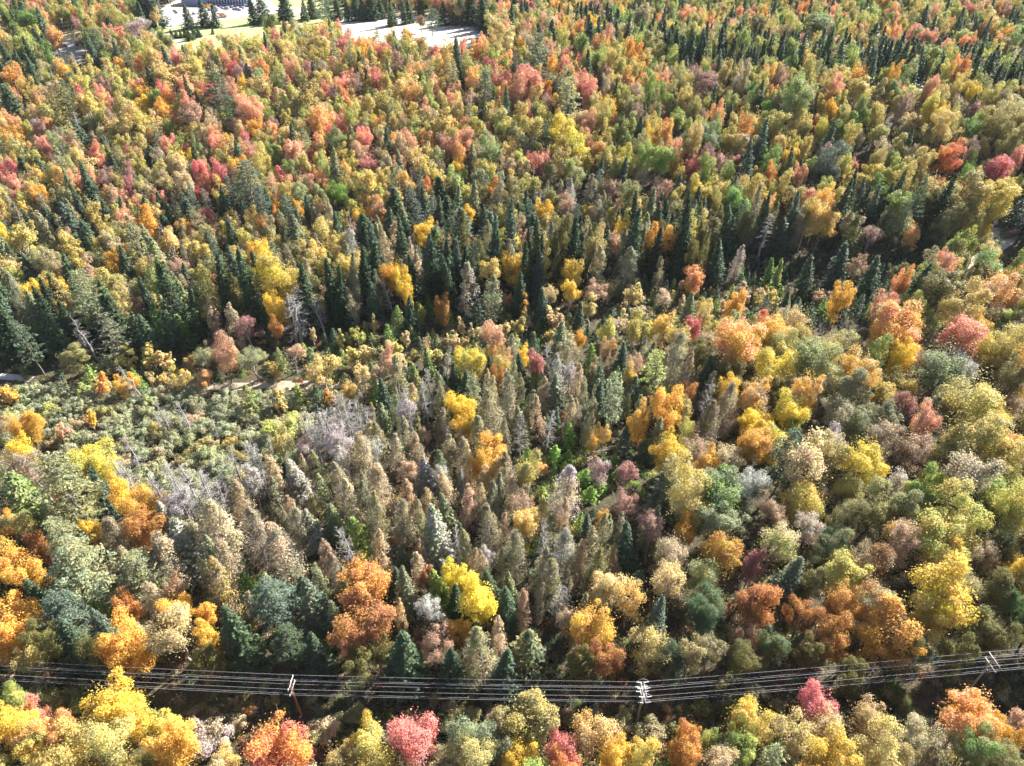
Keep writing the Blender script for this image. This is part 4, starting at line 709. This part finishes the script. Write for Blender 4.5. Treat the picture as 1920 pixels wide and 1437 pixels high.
def sheet(name, poly, mat, lift=.03, step=2.0):
    """A patch of ground inside a photo-pixel outline, laid just above the terrain (a grid clipped to the outline)."""
    P = np.array([at(u, v) for u, v in poly]); x0, y0 = P.min(0); x1, y1 = P.max(0)
    st = max(step, (max(x1 - x0, y1 - y0)) / 130)
    xs, ys = np.arange(x0, x1 + st, st), np.arange(y0, y1 + st, st)
    PL = [tuple(p) for p in P]; mb = MB(); q = []
    r = np.random.RandomState(3)
    for xa in xs:
        for ya in ys:
            if inside(xa + st / 2 + r.normal() * st * .3, ya + st / 2 + r.normal() * st * .3, PL):
                c = [(xa, ya), (xa + st, ya), (xa + st, ya + st), (xa, ya + st)]
                q.append([(a, b_, float(ground_z(a, b_)) + lift) for a, b_ in c])
    mb.quads(np.array(q)); return struct(name, mb, [mat])
GRAVEL = rough('pale_gravel', (.28, .265, .25), (.42, .40, .37), .25)
SAND = rough('pale_sand', (.38, .33, .28), (.52, .46, .40), .12)
LAWN = rough('lawn', (.22, .27, .09), (.36, .36, .15), .09)
DRY = rough('dry_grass', (.36, .29, .15), (.50, .40, .24), .2)
ROADM = rough('grey_gravel', (.36, .35, .37), (.52, .50, .49), .8)
TRACKM = rough('sandy_track', (.24, .19, .13), (.36, .30, .22), .7)
sheet('lawn', [(250,82),(300,56),(345,47),(410,40),(440,33),(470,20),(500,2),(560,-12),(640,-12),(650,60),(640,95),(500,110),(330,110)], LAWN, .04, 3)
sheet('gravel_lot', [(232,38),(300,16),(350,-8),(480,-15),(520,14),(580,18),(580,26),(485,28),(420,38),(345,46),(300,58),(345,78),(340,86),(300,70),(270,62)], GRAVEL, .08, 2.5)
sheet('sand_patch', [(630,34),(700,29),(760,28),(905,38),(925,45),(890,78),(840,92),(760,84),(690,80),(640,70)], SAND, .08, 3)
sheet('dry_verge', [(610,22),(760,18),(940,34),(905,38),(760,28),(700,29),(630,34)], DRY, .06, 3)
sheet('farmyard', [(85,84),(115,78),(160,76),(166,98),(150,122),(90,122)], GRAVEL, .08, 2.5)
sheet('stubble_field', [(118,56),(152,54),(160,76),(115,78)], DRY, .06, 2.5)
sheet('stubble_patch', [(60,98),(100,96),(98,128),(62,130)], DRY, .06, 2.5)
sheet('track', [(350,720),(480,717),(600,716),(650,719),(700,712),(716,718),(650,729),(560,730),(430,732),(350,732)], TRACKM, .05, .8)
def ribbon(name, pts, width, mat, lift=.05):
    P = np.array(pts, float); c = []
    for i in range(len(P) - 1):
        for t in np.linspace(0, 1, 12, endpoint=False): c.append(P[i] * (1 - t) + P[i + 1] * t)
    c.append(P[-1]); c = np.array(c)
    for _ in range(6): c[1:-1] = (c[:-2] + 2 * c[1:-1] + c[2:]) / 4
    d = np.gradient(c, axis=0); n = np.stack([-d[:, 1], d[:, 0]], -1); n /= np.linalg.norm(n, axis=1, keepdims=True)
    L_, R_ = c + n * width / 2, c - n * width / 2
    v = [(p[0], p[1], float(ground_z(p[0], p[1])) + lift) for pr in zip(R_, L_) for p in pr]
    mb = MB(); k = np.arange(len(c) - 1) * 2; mb.indexed(v, np.stack([k, k + 2, k + 3, k + 1], -1)); return struct(name, mb, [mat])
ribbon('road', [at(-220, 706), at(0, 706), at(30, 708), at(60, 711)], 2.6, ROADM)
ribbon('road', [at(1700, 530), at(1800, 490), at(1880, 445), at(1893, 415), at(1960, 380), at(2120, 340)], 9.0, ROADM)
ribbon('road', [at(1640, 160), at(1720, 173), at(1830, 168), at(1905, 151), at(2050, 140)], 9.0, ROADM)

# ------------------------------------------------------------------ undergrowth: low leafy growth nobody could count
def clump(seed):
    r = np.random.RandomState(seed); m = MB(); k = 190
    d = unit(r.normal(size=(k, 3))); d[:, 2] = abs(d[:, 2])
    P = d * r.uniform(.35, 1.0, (k, 1)) * np.array([1.1, 1.1, .75]); leaves(m, P, unit(d + r.normal(size=(k, 3)) * .7 + np.array([0, 0, .3])), .30, r, .55)
    return m.mesh('undergrowth_clump', [LEAF])
ug_l, ug_r, ug_s, ug_v, ug_a, ug_b = [], [], [], [], [], []
PAL = ['oli', 'dol', 'oli', 'brn', 'tan', 'ggr', 'yol', 'rst', 'dgr', 'grn']
cbb = next(z[1] for z in ZONES if z[0] == 'corridor')
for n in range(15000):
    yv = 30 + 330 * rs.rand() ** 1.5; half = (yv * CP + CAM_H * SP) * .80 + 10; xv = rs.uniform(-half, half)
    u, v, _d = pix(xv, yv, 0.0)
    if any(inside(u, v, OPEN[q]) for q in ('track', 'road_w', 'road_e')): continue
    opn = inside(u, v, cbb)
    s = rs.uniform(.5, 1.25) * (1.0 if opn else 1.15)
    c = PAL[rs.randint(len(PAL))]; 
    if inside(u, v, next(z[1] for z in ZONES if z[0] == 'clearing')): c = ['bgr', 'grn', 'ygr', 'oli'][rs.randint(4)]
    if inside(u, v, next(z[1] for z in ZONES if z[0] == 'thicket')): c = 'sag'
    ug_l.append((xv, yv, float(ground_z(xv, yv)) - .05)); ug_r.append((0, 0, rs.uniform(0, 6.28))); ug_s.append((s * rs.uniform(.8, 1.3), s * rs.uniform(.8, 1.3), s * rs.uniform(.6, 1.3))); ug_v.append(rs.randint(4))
    q = np.array(TINT[c][0]) * (rs.uniform(.35, .7) if c not in ('sag', 'bgr', 'grn', 'ygr') else 1.0); ug_a.append(q); ug_b.append(np.array(TINT['tan' if rs.rand() < .3 else c][0]) * .9)  # most tints darkened, so forest-floor shade is partly in the colour
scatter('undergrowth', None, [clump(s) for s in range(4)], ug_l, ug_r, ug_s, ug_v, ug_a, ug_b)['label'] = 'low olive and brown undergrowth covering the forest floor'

# ------------------------------------------------------------------ helpers for built things
def thing(name, label, cat, loc=(0, 0, 0), rz=0.0, group=None):
    o = bpy.data.objects.new(name, None); o.empty_display_size = .3; COL.objects.link(o); o.location = loc; o.rotation_euler = (0, 0, rz)
    o['label'] = label; o['category'] = cat
    if group: o['group'] = group
    return o
def part(name, mb, mats, parent, smooth=False):
    o = bpy.data.objects.new(name, mb.mesh(name, mats if isinstance(mats, list) else [mats], smooth)); COL.objects.link(o)
    if parent is not None: o.parent = parent
    return o
def flat(name, c, roughness=.5, metallic=0.0): return rough(name, tuple(q * .92 for q in c), tuple(min(1, q * 1.06) for q in c), 1.5, roughness, metallic)

# ------------------------------------------------------------------ power line
WOOD_R = rough('weathered_red_brown_pole', (.30, .13, .06), (.42, .20, .10), 2.5, stretch=(4, 4, .3)); WOOD_G = rough('weathered_grey_pole', (.24, .21, .18), (.36, .32, .28), 2.5, stretch=(4, 4, .3))
ARM = rough('bleached_crossarm', (.30, .275, .25), (.44, .41, .38), 4.0); INS = flat('porcelain', (.80, .80, .84), .25); STEEL = flat('galvanised_steel', (.55, .56, .58), .45, .6)
ALU = flat('bare_conductor', (.50, .50, .56), .5, 0.0)
bases = [at(566, 1342), at(1194, 1352), at(1810, 1302)]
HP = [10.8, 10.2, 11.2]
d01 = np.array(bases[1]) - np.array(bases[0]); d12 = np.array(bases[2]) - np.array(bases[1])
ext_l = at(-640, 1268); ext_r = at(2560, 1225)
allp = [ext_l, *bases, ext_r]
hts = [10.8, *HP, 11.2]
dirs = []
for i in range(5):
    a = np.array(allp[max(0, i - 1)]); c = np.array(allp[min(4, i + 1)]); q = (c - a) / np.linalg.norm(c - a); dirs.append(q)
# conductors: (crossarm: 0 upper, 1 lower, 2 pole side; place along it)
SLOT = [(0, 1.22), (0, .2), (0, -1.18), (1, 1.25), (1, .5), (1, -1.3), (2, -.3)]
SLOT_NAME = ['far end of the upper crossarms', 'middle of the upper crossarms beside the pole tops', 'near end of the upper crossarms', 'far end of the lower crossarms', 'inner far side of the lower crossarms', 'near end of the lower crossarms', 'pole sides below both crossarms']
def slot_pos(i, s):
    p = allp[i]; n = np.array([-dirs[i][1], dirs[i][0]]); lv, off = SLOT[s]
    zb = float(ground_z(p[0], p[1])); z = zb + hts[i] + (-.05, -1.6, -2.75)[lv] + (.32 if lv < 2 else 0)
    return np.array([p[0] + n[0] * off, p[1] + n[1] * off, z])
def pole(i, mat, label, double):
    p = bases[i]; zb = float(ground_z(*p)); di = dirs[i + 1]; ang = math.atan2(di[1], di[0])
    t = thing('power_pole', label, 'power pole', (p[0], p[1], zb), ang, 'wooden power poles of the line')
    H = HP[i]
    m = MB(); m.tube([(0, 0, -1), (0, 0, H * .5), (0, 0, H)], [.20, .17, .13], 10); part('post', m, mat, t, True)
    tops = []
    for lv, z in ((0, H - .12), (1, H - 1.66)):
        for sx in ((-.24, .24) if double else (.2,)):
            m = MB(); m.box((sx, 0, z), (.13, 2.8, .15)); a = part('crossarm', m, ARM, t)
            bm = MB()
            for sy in (-1, 1): bm.tube([(sx * .9, sy * .85, z - .04), (sx * .6, sy * .05, z - .75)], [.025, .025], 4)
            part('brace', bm, STEEL, a)
    for s, (lv, off) in enumerate(SLOT):
        z = H + (-.05, -1.6, -2.75)[lv]; x0 = 0 if double else .2
        if lv == 2:
            m = MB(); m.tube([(0, 0, z), (0, off, z)], [.035, .05], 6); part('insulator', m, INS, t, True); continue
        m = MB()
        if double:                                            # strings pulled both ways and a jumper loop between them
            for sx in (-1, 1):
                m.tube([(sx * .28, off, z + .1)] + [(sx * (.34 + .1 * q), off, z + .12 + .02 * q) for q in range(8)], [.03] + [.075, .04] * 4, 7)
        else: m.tube([(x0, off, z), (x0, off, z + .12), (x0, off, z + .16), (x0, off, z + .26), (x0, off, z + .33), (x0, off, z + .38)], [.03, .03, .085, .06, .085, .04], 8)
        part('insulator', m, INS, t, True)
        if double:
            m = MB(); q = np.linspace(-1, 1, 15); m.tube([(1.05 * e, off + .25 * (1 - e * e), z + .30 - .0 * e + .42 * (1 - e * e)) for e in q], [.018] * 15, 4); part('jumper', m, ALU, t, True)
    if i == 0:
        m = MB(); m.box((0.19, 0, 2.0), (.02, .16, .3)); part('tag', m, STEEL, t)
    return t
pole(0, WOOD_R, 'red-brown wooden power pole casting a thin shadow on sunny scrub', False)
pole(1, WOOD_G, 'wooden power pole with doubled white crossarms and looping jumper wires', True)
pole(2, WOOD_G, 'long grey power pole in shade with two staggered single crossarms', False)
for s in range(7):
    pts, rad = [], []
    for i in range(4):
        a, c = slot_pos(i, s), slot_pos(i + 1, s); sag = .0011 * np.linalg.norm(c - a) ** 1.6 * .35
        for q in np.linspace(0, 1, 26, endpoint=(i == 3)):
            p = a * (1 - q) + c * q; p[2] -= sag * 4 * q * (1 - q); pts.append(p); rad.append(.012)
    m = MB(); m.tube(pts, rad, 6)
    o = part('power_cable', m, ALU, None, True)
    o['label'] = 'bright power cable carried on the ' + SLOT_NAME[s]; o['category'] = 'power cable'; o['group'] = 'power cables of the line'

# ------------------------------------------------------------------ fallen logs in the small clearings
def log(u, v, du, dv, label, r=.14):
    a, c = at(u, v, .6), at(du, dv, .6); z0, z1 = float(ground_z(*a)) + .9, float(ground_z(*c)) + .35
    m = MB(); rr = np.random.RandomState(int(u)); A, B = np.array([*a, z0]), np.array([*c, z1])
    limb(m, A, B, r, r * .5, rr, .012, 6, 6)
    for _ in range(9):
        q = rr.uniform(.3, .97); p = A * (1 - q) + B * q; m.tube([p, p + rr.normal(size=3) * .35 + np.array([0, 0, .3]), p + rr.normal(size=3) * .5 + np.array([0, 0, .7])], [.035, .022, .012], 4)
    o = part('fallen_log', m, DEADW, None, True); o['label'] = label; o['category'] = 'log'; o['group'] = 'fallen dead logs'
log(985, 1068, 1012, 1032, 'pale fallen log leaning beside a young fir among cedars', .2)
log(1112, 912, 1150, 893, 'grey fallen log across the bright green clearing', .15)
log(1130, 900, 1152, 925, 'short bleached log crossing another in the green clearing', .13)
log(905, 1055, 940, 1072, 'thin broken log lying between brownish cedars', .1)
log(1105, 850, 1190, 835, 'long thin log lying at the foot of a tall pine', .11)

# ------------------------------------------------------------------ the lot, its buildings and vehicles far off at the top
WALLB = flat('blue_grey_siding', (.22, .28, .48), .6); ROOFM = rough('pale_metal_roof', (.62, .60, .68), (.70, .68, .75), .5, .4); GLASS = flat('dark_window_glass', (.05, .07, .14), .12); WHITE = flat('white_trim', (.80, .80, .84), .5); LILAC = flat('lilac_siding', (.42, .38, .50), .7)
def building(name, label, u, v, W, D, Hh, rz, wall, roofc, cols, rows=1, porch=False):
    x, y = at(u, v); t = thing(name, label, 'building', (x, y, float(ground_z(x, y))), rz)
    m = MB(); m.box((0, D / 2, Hh / 2), (W, D, Hh)); part('wall', m, wall, t)
    o = .6; m = MB()
    zr = Hh + D * .16
    m.indexed([(-W/2-o, -o, Hh-.05), (W/2+o, -o, Hh-.05), (W/2+o, D/2, zr), (-W/2-o, D/2, zr), (W/2+o, D+o, Hh-.05), (-W/2-o, D+o, Hh-.05), (-W/2-o, -o, Hh+.2), (W/2+o, -o, Hh+.2), (W/2+o, D/2, zr+.25), (-W/2-o, D/2, zr+.25), (W/2+o, D+o, Hh+.2), (-W/2-o, D+o, Hh+.2)],
              [[0,1,2,3],[3,2,4,5],[6,9,8,7],[9,11,10,8],[0,6,7,1],[5,4,10,11],[0,3,9,6],[3,5,11,9],[1,7,8,2],[2,8,10,4]])
    rf = part('roof', m, roofc, t)
    for r_ in range(rows):
        for c in range(cols):
            cx = -W / 2 + W * (c + .5) / cols if not porch else -W * .12 + W * .6 * (c + .5) / cols
            z = Hh * (r_ + .55) / rows
            m = MB(); m.box((cx, -.04, z), (W * (.6 if porch else 1) / cols * .80, .08, Hh / rows * .62)); f = part('window', m, WHITE, t)
            m = MB(); m.box((cx, -.09, z), (W * (.6 if porch else 1) / cols * .68, .06, Hh / rows * .50)); part('pane', m, GLASS, f)
    m = MB(); m.box((W * .44, -.05, 1.15), (1.2, .1, 2.3)); d = part('door', m, WHITE, t); m = MB(); m.box((W * .44 + .45, -.13, 1.1), (.1, .08, .1)); part('handle', m, STEEL, d)
    return t
building('lodge', 'long low building with pale roof and blue-grey glazed front', 405, 13, 46, 18, 5.2, .05, WALLB, ROOFM, 14, 1, True)
building('house', 'lilac-grey house half hidden behind dark spruces', 822, 12, 17, 10, 6.0, -.1, LILAC, ROOFM, 4, 2)
building('shed', 'small pale shed at the edge of the farmyard', 152, 90, 6, 5, 3.2, .3, WHITE, ROOFM, 2)
building('garden_shed', 'tiny white shed between spruces beyond the sand', 852, 33, 3.2, 3, 2.6, .1, WHITE, ROOFM, 1)
def car(u, v, rz, paint, label, van=0):
    x, y = at(u, v); t = thing('parked_car', label, 'car', (x, y, float(ground_z(x, y)) + .1), rz, 'parked cars')
    L_, W_ = 4.6 + van, 1.85; prof = [(-.5, .35), (-.5, .80), (-.46, .95), (-.36, 1.0), (-.24, 1.48 + van * .2), (.14, 1.50 + van * .2), (.29, 1.02), (.47, .86), (.5, .70), (.5, .35)]
    v_ = []; 
    for px_, pz in prof:
        wy = W_ / 2 * (1.0 if pz < 1.05 else .82)
        v_ += [(px_ * L_, -wy, pz), (px_ * L_, wy, pz)]
    n = len(prof); f = [[2*i, 2*i+2, 2*i+3, 2*i+1] for i in range(n - 1)] + [[0, 1, 2*n-1, 2*n-2]]
    for sgn in (0, 1):
        for a in range(n // 2 - 1): f.append([2*a+sgn, 2*(a+1)+sgn, 2*(n-2-a)+sgn, 2*(n-1-a)+sgn])
    m = MB(); m.indexed(v_, f); part('body', m, paint, t)
    m = MB(); m.box((-.05 * L_, 0, 1.26), (L_ * .36, W_ * .90, .30)); part('windows', m, GLASS, t)
    for sx in (-.31, .31):
        for sy in (-1, 1):
            m = MB(); m.tube([(sx * L_, sy * (W_/2 - .18), .33), (sx * L_, sy * (W_/2 + .02), .33)], [.33, .33], 12); m.tube([(sx * L_, sy * (W_/2 + .02), .33), (sx * L_, sy * (W_/2 + .025), .33)], [.33, .01], 12); part('wheel', m, GLASS, t)
car(278, 28, .4, flat('red_paint', (.45, .02, .06), .3), 'red car parked at the edge of the gravel lot')
car(289, 26, .45, flat('grey_paint', (.16, .17, .19), .3), 'dark grey car parked beside the red one')
car(111, 88, .3, flat('white_paint', (.80, .80, .82), .3), 'white car parked under the red maple in the farmyard')
car(120, 88, .3, flat('grey_paint', (.20, .20, .24), .3), 'grey car beside the white one in the farmyard')
STONE = rough('mauve_grey_stone', (.24, .21, .28), (.50, .46, .54), .9)
rk = np.random.RandomState(5)
HEAPS = [(u + rk.uniform(-2, 2), v + rk.uniform(-.7, .7)) for u, v in [(404,16),(409,18),(413,15),(417,17),(422,13),(430,15),(436,16),(441,14),(445,18),(450,15),(455,17),(440,19),(446,20),(452,20),(434,12),(442,11),(449,11),(456,12),(428,18),(407,21),(395,20),(363,27),(369,27)]]
for n, (u, v) in enumerate(HEAPS):
    x, y = at(u, v); m = MB(); w_, l_, hh = rk.uniform(2, 3.6), rk.uniform(1.4, 2.4), rk.uniform(.8, 1.7)
    for q in range(5):                                         # stacked slabs, each a little askew
        m.box((rk.uniform(-.15, .15), rk.uniform(-.15, .15), hh * (q + .5) / 5), (w_ * rk.uniform(.8, 1), l_ * rk.uniform(.8, 1), hh / 5 * .9), 0, rk.uniform(-.08, .08))
    o = part('stone_stack', m, STONE, None); o.location = (x, y, float(ground_z(x, y)) + .08); o.rotation_euler = (0, 0, rk.uniform(-.4, .4))
    o['label'] = 'low mauve-grey stack standing on the pale gravel lot'; o['category'] = 'stack'; o['group'] = 'low stacks on the gravel lot'
x, y = at(309, 50); t = thing('utility_pole', 'thin utility pole standing at the lot entrance', 'utility pole', (x, y, float(ground_z(x, y))))
m = MB(); m.tube([(0, 0, -1), (0, 0, 5), (0, 0, 9.5)], [.16, .14, .11], 8); part('post', m, WOOD_G, t, True)
m = MB(); m.box((0, .16, 9.0), (2.2, .12, .14)); part('crossarm', m, WOOD_G, t)

# ------------------------------------------------------------------ the autumn haze that pales the far slope
hm, hn, ho = material('thin_haze')
hv = N(hn, 'ShaderNodeVolumePrincipled'); hv.inputs['Color'].default_value = (.86, .91, 1.0, 1); hv.inputs['Density'].default_value = .00003; hv.inputs['Anisotropy'].default_value = .0
hn.links.new(hv.outputs[0], ho.inputs['Volume'])
m = MB(); m.box((0, 700, 58), (9000, 8600, 150)); o = part('haze', m, hm, None); o['kind'] = 'stuff'; o['label'] = 'thin pale autumn haze over the far forest'
